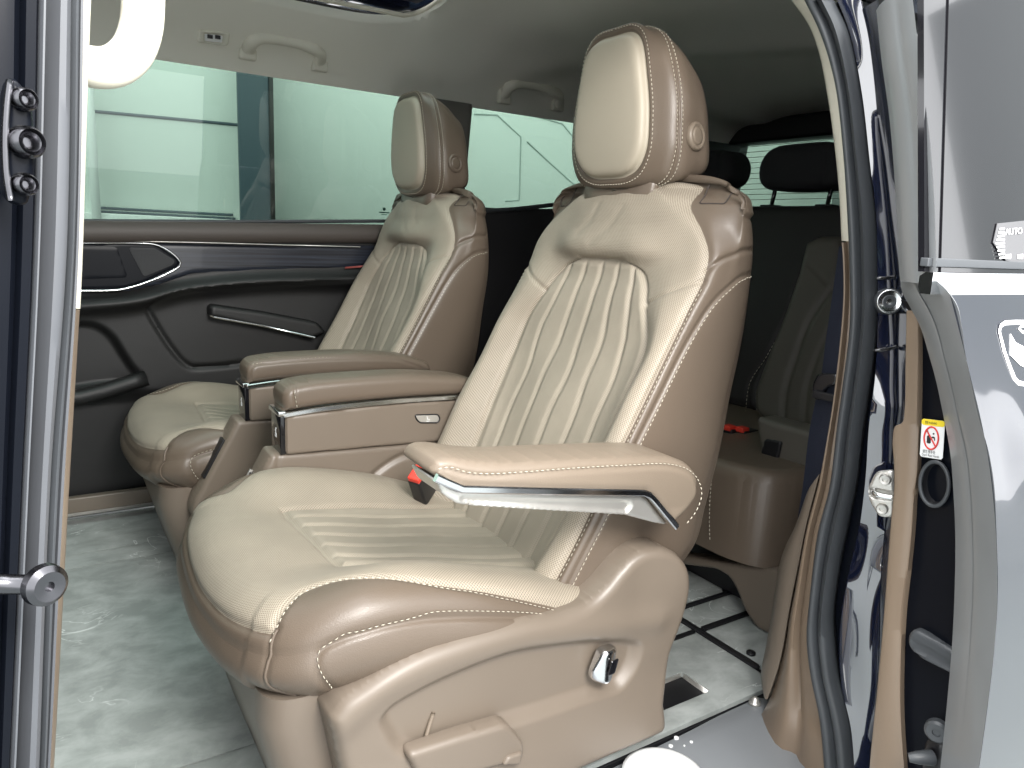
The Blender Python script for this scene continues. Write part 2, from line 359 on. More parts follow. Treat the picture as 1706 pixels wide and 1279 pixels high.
# ------------------------------------------------------------------ the captain seats
# seat space: x towards the rear of the van, v towards the door beside the seat, z up from the van floor
def seam3(G, uvw, axes, mask, n=90):           # lay a 2D line (in two of the axes) onto surface points G
    q = sm(np.asarray(uvw, float), n) if len(uvw) > 2 else np.linspace(uvw[0], uvw[1], n)
    P = G[mask]; out = []
    for a in q:
        d2 = ((P[:, axes]-a)**2).sum(1); k = np.argpartition(d2, 4)[:4]; w = 1/(d2[k]+1e-8); out.append((P[k]*w[:, None]).sum(0)/w.sum())
    out = np.array(out)
    for _ in range(4): out[1:-1] = (out[:-2]+2*out[1:-1]+out[2:])/4
    return out
def normals_at(G, N, L):
    out = []
    for a in L: out.append(N[((G-a)**2).sum(1).argmin()])
    out = np.array(out)
    for _ in range(4): out[1:-1] = (out[:-2]+2*out[1:-1]+out[2:])/4
    return out
def make_seat(yc, sgn, label, detail, group):
    """sgn=-1: the door is towards -y (near seat); +1: towards +y (far seat)"""
    t = T('captain_seat', label, 'seat', (.55, yc, 0), group)
    def TW(V): V = np.asarray(V, float); return np.stack([V[:, 0], yc+sgn*V[:, 1], V[:, 2]], 1)
    flip = sgn > 0                              # builders below wind faces for v -> -y
    def out(name, V, Fc, m, parent=t, uv=None, sharp=None, label=None, smooth=True):
        return mk(name, TW(V), [q[::-1] for q in Fc] if flip else Fc, m, parent, smooth, uv, label, sharp)
    def stitch(st, par):
        for sv in st: out('stitching', *sv, M['thread'], par).o['kind'] = 'stuff'
    q = 1.0 if detail else 1.45                 # grid coarseness
    # ---------------- cushion
    half = np.array([(.152, 0), (.156, .08), (.168, .16), (.192, .222), (.225, .252), (.28, .266), (.37, .273), (.50, .276), (.60, .274), (.67, .262), (.70, .22), (.71, .10), (.712, 0)])
    loop = np.vstack([half, half[-2:0:-1]*[1, -1]]); C = sm(loop, int(420/q), True); cen = np.array([.43, 0.])
    nt_, nr, ns = len(C), int(130/q), int(44/q)
    zc = lambda x: crv([.14, .18, .22, .27, .32, .40, .50, .60, .72], [.322, .333, .338, .336, .328, .312, .292, .272, .255], x)
    def ztop(x, v):
        a = np.abs(v); cr = crv([.14, .22, .31, .40, .50, .62, .72], [.0, .004, .034, .043, .038, .022, .012], x)
        return zc(x)+cr*sst(.09, .215, a)
    rho = 1-(1-np.linspace(0, 1, nr))**1.25; G = np.empty((nr+ns, nt_, 3))
    d = C-cen; L_ = np.linalg.norm(d, axis=1)
    for i, r in enumerate(rho):
        p = cen+d*r; e = (1-r)*L_; R = np.where(np.abs(C[:, 1]) > .2, .055, .062)
        k = np.clip((R-e)/R, 0, 1); G[i, :, :2] = p; G[i, :, 2] = ztop(p[:, 0], p[:, 1])-R*.72*(1-np.sqrt(np.maximum(1-k**2.2, 0)))
    ze = G[nr-1, :, 2]; zb = np.where(np.abs(C[:, 1]) > .2, .236, .228)
    for j in range(ns):
        w = (j+1)/ns; bulge = .010*np.sin(math.pi*min(1, w*1.05))-.020*w**2.6
        G[nr+j, :, :2] = cen+d*((L_+bulge)/L_)[:, None]; G[nr+j, :, 2] = ze+(zb-ze)*w
    Gf = G.reshape(-1, 3)
    # features
    xs_k = [.14, .19, .205, .225, .25, .28, .31, .376, .47, .62, .72]; vs_k = [.232, .228, .221, .205, .190, .197, .215, .243, .262, .272, .27]
    vs = lambda x: crv(xs_k, vs_k, x); zf = lambda v: .299+.022*(np.abs(v)/.23)**2
    f_pad = np.minimum(vs(Gf[:, 0])+np.where(Gf[:, 1] < 0, .03*sst(.22, .3, Gf[:, 0]), 0)-np.abs(Gf[:, 1]), np.where(Gf[:, 0] < .32, Gf[:, 2]-zf(Gf[:, 1]), .1))
    qv = lambda x: crv([.3, .36, .45, .6, .72], [.110, .118, .127, .135, .14], x); qx = lambda v: .316+.35*np.maximum(0, np.abs(v)-.085)**1.5+.006*(v/.1)
    top = np.arange(len(Gf)) < nr*nt_
    f_q = np.where(top, np.minimum(qv(Gf[:, 0])-np.abs(Gf[:, 1]), Gf[:, 0]-qx(Gf[:, 1])), -1.)
    N = grid_normals(G, True).reshape(-1, 3)
    if (N[:, 2][:nt_*nr]).mean() < 0: N = -N; wind = False
    else: wind = True
    disp = np.zeros(len(Gf)); gro = np.zeros(len(Gf))
    disp -= .0045*np.exp(-(np.abs(f_pad)/.005)**2)
    disp += .0015*sst(0, .03, f_pad)
    disp -= .0055*np.exp(-(np.abs(f_q)/.0045)**2)
    chan = [-.083, -.042, -.001, .040, .081]
    for c in chan:
        line = c*(qv(Gf[:, 0])/.118)
        disp -= np.where(f_q > 0, .0055*np.exp(-((Gf[:, 1]-line)/.0046)**2)*sst(0, .02, f_q), 0)
    disp += np.where(f_q > 0, .0045*sst(0, .015, f_q), 0)
    seams = {}
    for s_ in (1, -1):
        side = (Gf[:, 1]*s_ > .14)
        ss = [(.264, .250), (.247, .272), (.240, .296), (.252, .311), (.285, .318), (.325, .321), (.37, .319), (.45, .312), (.53, .296), (.60, .268)]
        seams['side', s_] = seam3(Gf, ss, [0, 2], side & ~top, 100)
        seams['front', s_] = seam3(Gf, [(s_*.224, .326), (s_*.231, .30), (s_*.233, .268), (s_*.230, .236)], [1, 2], side_mask(Gf, s_, top), 40)
        xx = np.concatenate([np.linspace(.199, .30, 30), np.linspace(.305, .66, 60)]); seams['crest', s_] = seam3(Gf, np.stack([xx, s_*(vs(xx)+(.03*sst(.22, .3, xx) if s_ < 0 else 0))], 1), [0, 1], top, 120)
        for k, dp, w in (('side', .0035, .0038), ('front', .003, .003)): gro += dp*groove(Gf, seams[k, s_], w)
    for sd in range(4): disp += .0016*np.sin(Gf[:, 0]*(17+7*sd)+sd)*np.sin(Gf[:, 1]*(13+5*sd)+2*sd)*.5   # soft irregular puff
    Vd = Gf+N*(disp-gro)[:, None]; base = Gf+N*(disp+.0030*np.exp(-(np.abs(f_pad)/.005)**2))[:, None]
    Fc = grid_faces(nr+ns, nt_, False, True)
    if not wind: Fc = [f[::-1] for f in Fc]
    dl = Gf[:, 2].copy(); uvx = Gf[:, 0]-np.where(top, 0, 0)-(.34-np.minimum(Gf[:, 2], .34))*np.where(Gf[:, 0] < .26, 1, 0)
    P = Patch(Vd, Fc, np.stack([Gf[:, 1], uvx], 1), {'pad': f_pad, 'q': f_q})
    a = P.clip('pad'); b = P.clip('pad', -1); qq = a.clip('q'); a = a.clip('q', -1)
    cu = out('cushion', b.V, b.F, M['leather'] if detail else M['leather'], uv=b.uv)
    out('cushion_pad', a.V, a.F, M['pad'], cu, a.uv); out('quilted_insert', qq.V, qq.F, M['quilt'], cu, qq.uv)
    st = []
    for s_ in (1, -1):
        for k, off, nrm in (('side', (0, 0, .006), 1), ('crest', (0, .0055*s_, -.0028), 1)):
            if k == 'crest' and s_ < 0: continue
            Lp = seams[k, s_]; Ld = Lp+np.array(off); j = normals_at(Gf, N, Ld); Q = np.array([base[((Gf-p)**2).sum(1).argmin()] for p in Ld])
            for _ in range(6): Q[1:-1] = (Q[:-2]+2*Q[1:-1]+Q[2:])/4
            r_ = dashes(Q+j*.0004, j, .0050, .003, .00062)
            if r_: st.append(r_)
    stitch(st, cu)
    ln = []
    for s_ in (1, -1):
        Lp = seams['front', s_]; j = normals_at(Gf, N, Lp); ln.append(tube(Lp+j*(-.0014), .0022, 6))
    [out('piping', *sv, M['leather'], cu) for sv in ln]
    # ---------------- backrest
    zr = np.array([.235, .30, .36, .43, .53, .61, .68, .735, .77, .80, .83, .852, .866])
    xb = np.array([.560, .595, .628, .664, .720, .764, .802, .833, .842, .847, .852, .858, .866])
    hwf = np.array([.222, .228, .231, .233, .234, .234, .233, .231, .224, .202, .165, .125, .085])
    hws = np.array([.240, .243, .245, .246, .246, .246, .246, .246, .246, .245, .243, .236, .212])
    val = np.array([.074, .074, .072, .068, .056, .044, .026, .010, -.006, -.008, -.006, -.003, 0])
    xr = np.array([.840, .900, .912, .922, .938, .950, .955, .953, .950, .945, .936, .928, .915])
    qw = np.array([.150, .152, .158, .164, .170, .174, .140, .112, .10, .09, .075, .06, .045])
    rows = []
    for i in range(len(zr)):
        h, hs, x0, v_, r_, w_ = hwf[i], hws[i], xb[i], val[i], xr[i], qw[i]; dpt = r_-x0
        rows.append([(x0+v_, 0), (x0+v_*.97, w_*.55), (x0+v_*.80+.001, w_*.95), (x0+.002, (w_+h)/2+.008), (x0+.010, h), (x0+.045, hs-(.002 if i < 9 else .012)), (x0+dpt*.58, hs), (x0+dpt*.90, hs-.012), (r_, hs-.05), (r_+.004, 0)])
    rows = np.array(rows)
    nz, nsx = int(260/q), int(170/q); uu = np.linspace(0, 9, nsx)
    uu = np.interp(np.linspace(0, 1, nsx), [0, .62, .80, 1], [0, 4.6, 7, 9])
    zz = np.linspace(.235, .866, nz)
    rz = np.stack([crv(zr, rows[:, k], zz) for k in range(10)], 1)
    H = np.stack([crv(np.arange(10), rz[i], uu) for i in range(nz)])          # nz, nsx, 2
    full = np.concatenate([H[:, ::-1]*[1, -1], H[:, 1:]], 1); su = np.concatenate([-uu[::-1], uu[1:]])
    G = np.concatenate([full[:, :, :1], full[:, :, 1:], np.repeat(zz[:, None, None], full.shape[1], 1)], 2)
    # dome over the top
    capn = int(22/q); last = G[-1]; ctr = np.array([.905, 0, 0])
    cap = []
    for j in range(1, capn+1):
        w = j/capn; c = last.copy(); c[:, :2] = ctr[:2]+(last[:, :2]-ctr[:2])*max(0, math.cos(w*math.pi/2)); c[:, 2] = last[0, 2]+.020*math.sin(w*math.pi/2); cap.append(c)
    G = np.concatenate([G, np.array(cap)], 0); na, nb = G.shape[:2]; Gf = G.reshape(-1, 3); SU = np.tile(su, na)
    N = grid_normals(G).reshape(-1, 3); flipn = N[(na//2)*nb+nb//2, 0] > 0
    if flipn: N = -N
    av = np.abs(Gf[:, 1]); z = Gf[:, 2]; front = np.abs(SU) < 5
    eb = crv([.2, .45, .735, .80, .84, .866], [4.0, 4.0, 4.02, 4.05, 4.2, 4.6], np.clip(z, .2, .866))
    hh = np.abs(SU); scale_u = .026                                       # about metres per unit of su near the front corner
    f_pad = (eb-hh)*scale_u
    qz = lambda zz_: crv([.2, .30, .41, .50, .61, .68, .715, .735, .746], [.148, .153, .163, .170, .172, .140, .118, .092, .055], zz_)
    f_q = np.where(front, np.minimum(qz(np.clip(z, .2, .746))-av, .746-z), -1.)
    gro = np.zeros(len(Gf)); disp = -.0042*np.exp(-(f_pad/.0048)**2)+.004*sst(0, .03, f_pad)
    disp -= .0055*np.exp(-(f_q/.0048)**2)
    disp += np.where(f_q > 0, .005*sst(0, .015, f_q), 0)
    disp += np.where(front, .010*sst(.74, .765, z)*(1-sst(.765, .81, z))*(1-sst(.08, .16, av)), 0)   # the roll above the quilt
    for c in (-.118, -.060, -.002, .056, .114):
        ln = c*np.interp(z, [.25, .45, .62, .74], [.92, 1.0, .98, .72])+.004*np.sin(z*38+c*50)*np.exp(-((z-.55)/.07)**2)
        disp -= np.where(f_q > 0, .0052*np.exp(-((Gf[:, 1]-ln)/.0046)**2)*sst(0, .015, f_q), 0)
    seams = {}
    def su_line(zk, sk, s_, n=120):           # a seam given as su(z)
        zt = np.linspace(zk[0], zk[-1], n); st_ = crv(zk, sk, zt)*s_
        ii = (zt-.235)/(.866-.235)*(nz-1); jj = np.interp(st_, su, np.arange(nb)); i0 = np.clip(ii.astype(int), 0, nz-2); j0 = np.clip(jj.astype(int), 0, nb-2); fi, fj = (ii-i0)[:, None], (jj-j0)[:, None]
        return (G[i0, j0]*(1-fi)+G[i0+1, j0]*fi)*(1-fj)+(G[i0, j0+1]*(1-fi)+G[i0+1, j0+1]*fi)*fj
    def gl(k, s_, n):                          # a seam through (su, z) points
        k = sm(k, n); ii = (k[:, 1]-.235)/(.866-.235)*(nz-1); jj = np.interp(k[:, 0]*s_, su, np.arange(nb)); i0 = np.clip(ii.astype(int), 0, nz-2); j0 = np.clip(jj.astype(int), 0, nb-2); fi, fj = (ii-i0)[:, None], (jj-j0)[:, None]
        return (G[i0, j0]*(1-fi)+G[i0+1, j0]*fi)*(1-fj)+(G[i0, j0+1]*(1-fi)+G[i0+1, j0+1]*fi)*fj
    zcp = crv([4.4, 4.8, 5.3, 6.1, 7.0, 9.0], [.866, .847, .834, .824, .820, .820], np.clip(hh, 4.4, 9))
    disp += .0055*sst(0, .007, np.minimum((hh-4.68)*.04, z-zcp))
    for s_ in (1, -1):
        frm = front & (Gf[:, 1]*s_ > .1)
        seams['V', s_] = seam3(Gf, [(s_*.138, .678), (s_*.185, .702), (s_*.232, .726)], [1, 2], frm, 40)
        side = (Gf[:, 1]*s_ > .19)
        sidek = [(4.75, .25), (4.72, .40), (4.70, .55), (4.72, .64), (4.80, .678), (4.96, .700), (5.3, .717), (5.8, .729), (6.4, .736), (7.0, .738)]
        seams['side', s_] = gl(sidek, s_, 170); seams['side2', s_] = gl([(a+.13, b-.004) for a, b in sidek], s_, 170)
        seams['upper', s_] = gl([(4.06, .742), (4.5, .757), (5.2, .767), (6.2, .773), (7.0, .775)], s_, 80)
        seams['edge', s_] = su_line([.24, .45, .735, .80, .84, .862], [4.0, 4.0, 4.02, 4.05, 4.2, 4.5], s_, 160)
        seams['cap', s_] = gl([(4.5, .862), (4.8, .846), (5.3, .833), (6.1, .823), (7.0, .819)], s_, 60)
        for k, dp, w in (('V', .0035, .0036), ('side', .0032, .0036), ('upper', .0042, .0036), ('cap', .0015, .003)): gro += dp*groove(Gf, seams[k, s_], w)
    wr = rng.uniform(-1, 1, (9, 3))
    for k in range(9): disp += .0009*np.sin(Gf@(wr[k]*[30, 40, 34])+k)
    # a few sitting creases on the upper pad
    for (v0, z0, v1, z1) in ((.035, .83, -.02, .775), (-.03, .835, -.06, .79), (.09, .70, .10, .64)):
        L2 = sm([(v0, z0), ((v0+v1)/2+.008, (z0+z1)/2), (v1, z1)], 20); dd = np.full(len(Gf), 9.); m_ = front & (z > .6); dd[m_] = seg_dist(Gf[m_][:, 1:], L2); disp -= .0013*np.exp(-(dd/.008)**2)
    Vd = Gf+N*(disp-gro)[:, None]; base = Gf+N*(disp+.0028*np.exp(-(f_pad/.0048)**2))[:, None]; Fc = grid_faces(na, nb)
    if not flipn: pass
    else: Fc = [f[::-1] for f in Fc]
    P = Patch(Vd, Fc, np.stack([Gf[:, 1], z*1.12], 1), {'pad': f_pad, 'q': f_q})
    a = P.clip('pad'); b = P.clip('pad', -1); qq = a.clip('q'); a = a.clip('q', -1)
    bk = out('backrest', b.V, b.F, M['leather'], uv=b.uv)
    out('backrest_pad', a.V, a.F, M['pad'], bk, a.uv); out('quilted_insert', qq.V, qq.F, M['quilt'], bk, qq.uv)
    st = []
    for s_ in (1, -1):
        for k, off in (('side2', (0, 0, 0)), ('edge', (.004, 0, -.002)), ):
            Ld = seams[k, s_]+np.array(off); Q = np.array([base[((Gf-p)**2).sum(1).argmin()] for p in Ld]); j = normals_at(Gf, N, Q)
            if k == 'edge': Q, j = Q[:int(len(Q)*.78)], j[:int(len(Q)*.78)]
            for _ in range(6): Q[1:-1] = (Q[:-2]+2*Q[1:-1]+Q[2:])/4
            r_ = dashes(Q+j*.0004, j, .0050, .003, .00062)
            if r_: st.append(r_)
    stitch(st, bk)
    for s_ in (1, -1):                              # outline of the release tab on the shoulder
        L = sm([(.872, .205), (.888, .214), (.915, .215), (.918, .180), (.885, .172), (.872, .180)], 40, True); up_ = (Gf[:, 2] > .84) & (Gf[:, 1]*s_ > .12)
        idx = np.where(up_)[0]; Q = np.array([Vd[idx[((Gf[idx][:, :2]-[a_, b_*s_])**2).sum(1).argmin()]] for a_, b_ in L])
        for _ in range(3): Q = (np.roll(Q, 1, 0)+2*Q+np.roll(Q, -1, 0))/4
        V, Fs = tube(Q+[0, 0, .0006], .0011, 5, (0, .1, 1), True); out('shoulder_tab', V, Fs, M['dthread'], bk)
    # neck collar (soft insert under the headrest)
    cw = rpoly([(-.092, .885), (-.090, .848), (-.068, .833), (.068, .833), (.090, .848), (.092, .885)], .014)
    V = []; cp = sm(cw, 60, True)
    for dx, sc in ((0.012, 1.0), (0.002, .985), (-.002, .93), (-.0035, .6), (-.004, .05)):
        for (v_, z_) in cp: V.append((.853+dx+.10*max(0, (z_-.85))+.16*v_*v_, v_*sc, .862+(z_-.862)*sc))
    Fs = grid_faces(5, len(cp), False, True); Fs = [f[::-1] for f in Fs]
    out('neck_collar', V, fix_out(V, Fs, (.9, 0, .862)), M['leather'])
    # ---------------- headrest
    padO = [(0, 1.112), (.045, 1.109), (.064, 1.095), (.081, 1.04), (.091, .975), (.088, .932), (.070, .904), (.045, .892), (0, .889)]
    ringO = [(0, 1.120), (.048, 1.117), (.069, 1.102), (.088, 1.044), (.099, .977), (.096, .928), (.077, .897), (.048, .884), (0, .881)]
    midO = [(0, 1.124), (.060, 1.120), (.090, 1.103), (.117, 1.050), (.133, .975), (.132, .925), (.116, .890), (.080, .874), (0, .869)]
    maxO = [(0, 1.115), (.062, 1.111), (.094, 1.094), (.121, 1.046), (.137, .972), (.137, .925), (.126, .892), (.090, .880), (0, .876)]
    rearO = [(0, 1.080), (.060, 1.076), (.094, 1.056), (.117, 1.01), (.128, .955), (.131, .920), (.122, .900), (.085, .895), (0, .893)]
    nth = int(240/q); th = np.linspace(0, 2*math.pi, nth, endpoint=False); c0 = np.array([0, .985])
    def polar(O):
        O = np.array(O); O = np.vstack([O, O[-2:0:-1]*[-1, 1]]); O = sm(O, 400, True)-c0; an = np.arctan2(O[:, 0], O[:, 1]) % (2*math.pi); o = np.argsort(an)
        r = np.linalg.norm(O, axis=1)[o]; an = an[o]; return np.interp(th, np.r_[an-2*math.pi, an, an+2*math.pi], np.r_[r, r, r])
    rp, rr_, rm, rx, re = map(polar, (padO, ringO, midO, maxO, rearO))
    stt = [(0, .8165, rp*.001), (.5, .8168, rp*.35), (1, .8185, rp*.7), (1.6, .8225, rp*.93), (2, .8310, rp*1.0), (2.5, .8330, rr_*.99), (3, .8365, rr_*1.05), (4, .848, rr_*.25+rm*.75), (5, .861, rm), (6, .878, rx), (7, .905, rx*.62+re*.38), (8, .930, re), (8.7, .943, re*.9), (9.4, .949, re*.6), (10, .951, re*.03)]
    sk = [s[0] for s in stt]; fine = np.concatenate([np.linspace(0, 1.6, 14), np.linspace(1.66, 3, 26), np.linspace(3.06, 5.4, 40), np.linspace(5.5, 10, 50)])
    X = crv(sk, [s[1] for s in stt], fine); Rr = crv(sk, np.array([s[2] for s in stt]), fine)
    G = np.stack([np.repeat(X[:, None], nth, 1), Rr*np.sin(th), c0[1]+Rr*np.cos(th)], 2)
    tilt = (G[:, :, 2]-.985); G[:, :, 2] -= .007; G[:, :, 0] += -.035*tilt+.9*np.minimum(0, tilt)**2*.3            # leans forward a touch at the top
    Gf = G.reshape(-1, 3); N = grid_normals(G, True).reshape(-1, 3); ctr = np.array([.885, 0, .985])
    if (N*(Gf-ctr)).sum(1).mean() < 0: N = -N
    ff = np.repeat(fine, nth); fs = np.linalg.norm(np.gradient(G, axis=0), axis=2).reshape(-1)
    disp = -.003*np.exp(-((ff-2.1)/.22)**2)-.0028*np.exp(-((ff-5.0)/.11)**2)
    f_p = 2.15-ff
    disp -= .004*np.exp(-(np.minimum(np.linalg.norm(Gf-[.895, .13, .950], axis=1), 9)/.03)**2)
    Vd = Gf+N*disp[:, None]; Fc = fix_out(Vd, grid_faces(len(fine), nth, False, True), ctr)
    P = Patch(Vd, Fc, np.stack([Gf[:, 1], Gf[:, 2]], 1), {'p': f_p, 'hid': -np.abs(ff)})
    a, b = P.clip('p'), P.clip('p', -1)
    hr = out('headrest', b.V, b.F, M['leather'], uv=b.uv); out('headrest_pad', a.V, a.F, M['suede'], hr, a.uv)
    def hline(f, i0=0, i1=None):
        k = np.interp(f, fine, np.arange(len(fine))); i = int(k); w = k-i; L = G[i]*(1-w)+G[i+1]*w; j = N.reshape(len(fine), nth, 3)[i]
        L, j = np.vstack([L, L[:1]]), np.vstack([j, j[:1]]); return L, j
    st = []
    for f in (2.75, 4.72, 5.28):
        L, j = hline(f); st.append(dashes(L+j*.0004, j, .0042, .0026, .0007))
    stitch(st, hr)
    seamv = []
    for s_ in (1, -1):                              # short seams under the pad
        w = [(.846+.0, s_*.040, .886), (.852, s_*.047, .876), (.862, s_*.052, .870)]; seamv.append(tube(sm(w, 10), .0008, 5))
    [out('seam', *sv, M['dthread'], hr) for sv in seamv]
    for s_ in (1, -1):
        pb = lathe([(0.0215, -.008), (.0225, .001), (.021, .0045), (.0175, .0052), (.0150, .0030), (.0140, .0025), (.0135, .0042), (.010, .0050), (.002, .0052)], (.898, s_*.1345, .946), (.22, s_, .1), 32)
        out('adjust_button', pb[0], fix_out(pb[0], pb[1], (.89, s_*.12, .95)), M['leather2'] if detail else M['leather'], hr)
    for s_ in (1, -1): V, Fs = tube([(.905, s_*.06, .85), (.905, s_*.06, .90)], .007, 12, (1, 0, 0)); out('headrest_post', V, Fs, M['chrome'])
    # ---------------- pedestal
    zs = [0.0, .06, .14, .20, .238]; xf = [.238, .222, .200, .188, .190]; hwp = [.225, .228, .235, .240, .240]
    V = []; npp = 0
    for z_, x_, h_ in zip(zs, xf, hwp):
        o = rpoly([(x_, -h_), (x_, h_), (.80, h_*.98), (.80, -h_*.98)], [.05, .05, .03, .03], 8); npp = len(o); V += [(p[0], p[1], z_) for p in o]
    Fs = fix_out(np.array(V), grid_faces(len(zs), npp, False, True), (.5, 0, .12))+[tuple(range((len(zs)-1)*npp, len(zs)*npp))]
    out('pedestal', V, Fs, M['plastic'], sharp=40)
    return t, TW, out
def side_mask(G, s_, top): return (G[:, 1]*s_ > .12) & (G[:, 0] < .30)
def fix_out(V, Fc, c):                              # wind faces to look away from c
    V = np.asarray(V); c = np.asarray(c); k = 0
    for f in Fc[::max(1, len(Fc)//400)]:
        p = V[list(f)]; n = np.cross(p[1]-p[0], p[2]-p[0]); k += np.sign(n@(p.mean(0)-c))
    return Fc if k > 0 else [f[::-1] for f in Fc]

near, TWn, outn = make_seat(1.01, -1, 'beige and brown leather captain seat nearest the open door, lit brightly', True, 'second row captain seats')
far, TWf, outf = make_seat(1.81, 1, 'shaded captain seat on the far side, beside the closed door window', False, 'second row captain seats')

def ptf(p, fr):                                     # photo pixel onto a slanted frame, in the frame's own 2D
    d = RT*((p[0]-W0/2)/FPX) - UP*((p[1]-H0/2)/FPX) + F_; o = np.array([0, 0, CAMZ]); n = fr[3]
    return loc2((o+d*(((fr[0]-o)@n)/(d@n)))[None], fr)[0]
def pf(ps, fr): return np.array([ptf(p, fr) for p in ps])
# ---------------- parts of the near seat that face the open door
fr = XZ(.724)
vo = np.vstack([pf([(550, 1200), (572, 1172), (604, 1149), (650, 1118), (700, 1091), (765, 1066), (830, 1046), (890, 1031), (945, 1021), (990, 1003), (1014, 982), (1036, 955), (1062, 928), (1085, 915), (1106, 912), (1126, 922), (1140, 945), (1143, 985), (1134, 1040), (1122, 1085), (1114, 1130), (1106, 1170)], fr), [(.795, .022), (.5, .022), (.275, .022), (.256, .10)]])
vo = np.vstack([sm(vo[:22], 110), rpoly(vo[21:], [0, .02, .01, .03, .02])[1:]])
rec = sm(pf([(642, 1200), (652, 1185), (705, 1152), (770, 1121), (845, 1092), (935, 1076), (1005, 1070), (1050, 1072), (1064, 1080), (1060, 1102), (1050, 1122), (1028, 1146), (985, 1160), (920, 1182), (852, 1204), (770, 1228), (690, 1254), (668, 1246), (652, 1224)], fr), 140, True)
inner = sm(pf([(1003, 985), (1040, 958), (1080, 925)], fr), 20)
def vex(u, w):
    k = .006*np.exp(-(seg_dist(np.stack([u, w], 1), sm(pf([(560, 1215), (640, 1148), (740, 1100), (850, 1066), (960, 1048), (1040, 1040), (1090, 1030)], fr), 40))/.022)**2)  # raised roll above the recess
    return k+.016*sst(.70, .80, u)*sst(.12, .3, w)+.010*(1-sst(.03, .16, w))
shield = relief('side_shield', vo, fr, M['plastic'], near, .05, .016, .0034, recess=[(rec, .015, .020)], extra=vex, sharp=70)
fr2 = XZ(.714)
lv = rpoly(pf([(676, 1256), (760, 1226), (838, 1203), (848, 1207), (872, 1238), (870, 1262), (735, 1300), (700, 1300)], fr2), [.012, .004, .006, .005, .01, .01, .01, .01])
relief('recline_lever', lv, fr2, M['plastic'], near, .018, .007, .003, extra=lambda u, w: .006*np.sin((u-.3)*9))
lv2 = rpoly(pf([(838, 1276), (848, 1262), (871, 1254), (868, 1275)], XZ(.703)), .003)
relief('lever_tab', lv2, XZ(.703), M['plastic'], near, .012, .003, .002)
kn = rpoly(pf([(1006, 1085), (1030, 1079), (1034, 1090), (1021, 1132), (1010, 1141), (992, 1138), (990, 1126)], fr2), .008)
kb = relief('adjust_knob', kn, fr2, M['chrome'], near, .014, .006, .0016, extra=lambda u, w: .004*np.cos((u-u.mean())*120), sharp=80)
kf = rpoly(pf([(1012, 1127), (1019, 1103), (1031, 1096), (1024, 1121)], XZ(.7055)), .003)
relief('knob_facet', kf, XZ(.7045), M['gloss'], kb, .002, .0006, .0012)
V, Fc = tube(sm(np.vstack([pt((722, 1187), y=.738), pt((714, 1212), y=.736), pt((705, 1244), y=.733)]), 12), .0028, 8, (0, 1, 0)); mk('pull_strap', V, Fc, M['leather2'], near)
# ---------------- the slim armrest beside the door
ya = .685; fa = XZ(ya)
po = pf([(721, 789), (730, 772), (748, 766), (800, 771), (850, 773), (930, 769), (1010, 765), (1090, 762), (1130, 765), (1153, 778), (1165, 798), (1166, 822), (1157, 842), (1140, 862), (1122, 878), (1086, 832), (1072, 822), (900, 819), (768, 815), (744, 806)], fa)
po = np.vstack([sm(po[:15], 80), po[15:]])
arm = relief('armrest', po, fa, M['leather2'], near, .078, .014, .0028, extra=lambda u, w: .004*np.sin(np.clip((w-.42)/.10, 0, 1)*3.1), sharp=75,
    grooves=[(sm(pf([(728, 783), (745, 781), (775, 789), (810, 792), (870, 789), (950, 783), (1040, 778), (1110, 776), (1140, 784), (1158, 800), (1163, 824), (1154, 848), (1134, 874)], fa), 80), .0028, .0028)])
sl = sm(pf([(728, 780), (745, 777), (775, 785), (810, 788), (870, 785), (950, 779), (1040, 774), (1110, 772), (1142, 780), (1161, 798), (1167, 824), (1158, 850), (1138, 876)], fa), 120)
V, Fc = dashes(from2(sl, fa, .0022), np.tile([0, -1., 0.25], (120, 1)), .0048, .003, .0006, .0004); mk('stitching', V, Fc, M['thread'], arm)
mo = rpoly(pf([(729, 801), (745, 808), (769, 818), (1070, 825), (1085, 834), (1122, 879), (1098, 875), (1072, 868), (1050, 862), (792, 845), (766, 842), (742, 827)], fa), [.004]*12)
fct = rpoly(pf([(770, 833), (1054, 838), (1060, 846), (1052, 857), (795, 842)], fa), .004)
und = relief('armrest_trim', mo, XZ(ya+.004), M['alu'], arm, .066, .004, .0024, recess=[(fct, .005, .006)], extra=lambda u, w: -.10*(1-sst(.40, .475, w))*.06, sharp=40)
ch = pf([(725, 795), (745, 804), (769, 814), (900, 817), (1071, 820), (1082, 825), (1091, 834), (1126, 877)], fa)
V, Fc = sweep(from2(np.vstack([ch[:3], sm(ch[2:5], 10)[1:], sm(ch[4:7], 10)[1:], ch[7:]]), fa, .001), [(-.0045, -.003), (.0045, -.003), (.0045, .002), (.0028, .0035), (-.0028, .0035), (-.0045, .002)], (0, -1, 0)); mk('chrome_strip', V, Fc, M['chrome'], arm, sharp=30)
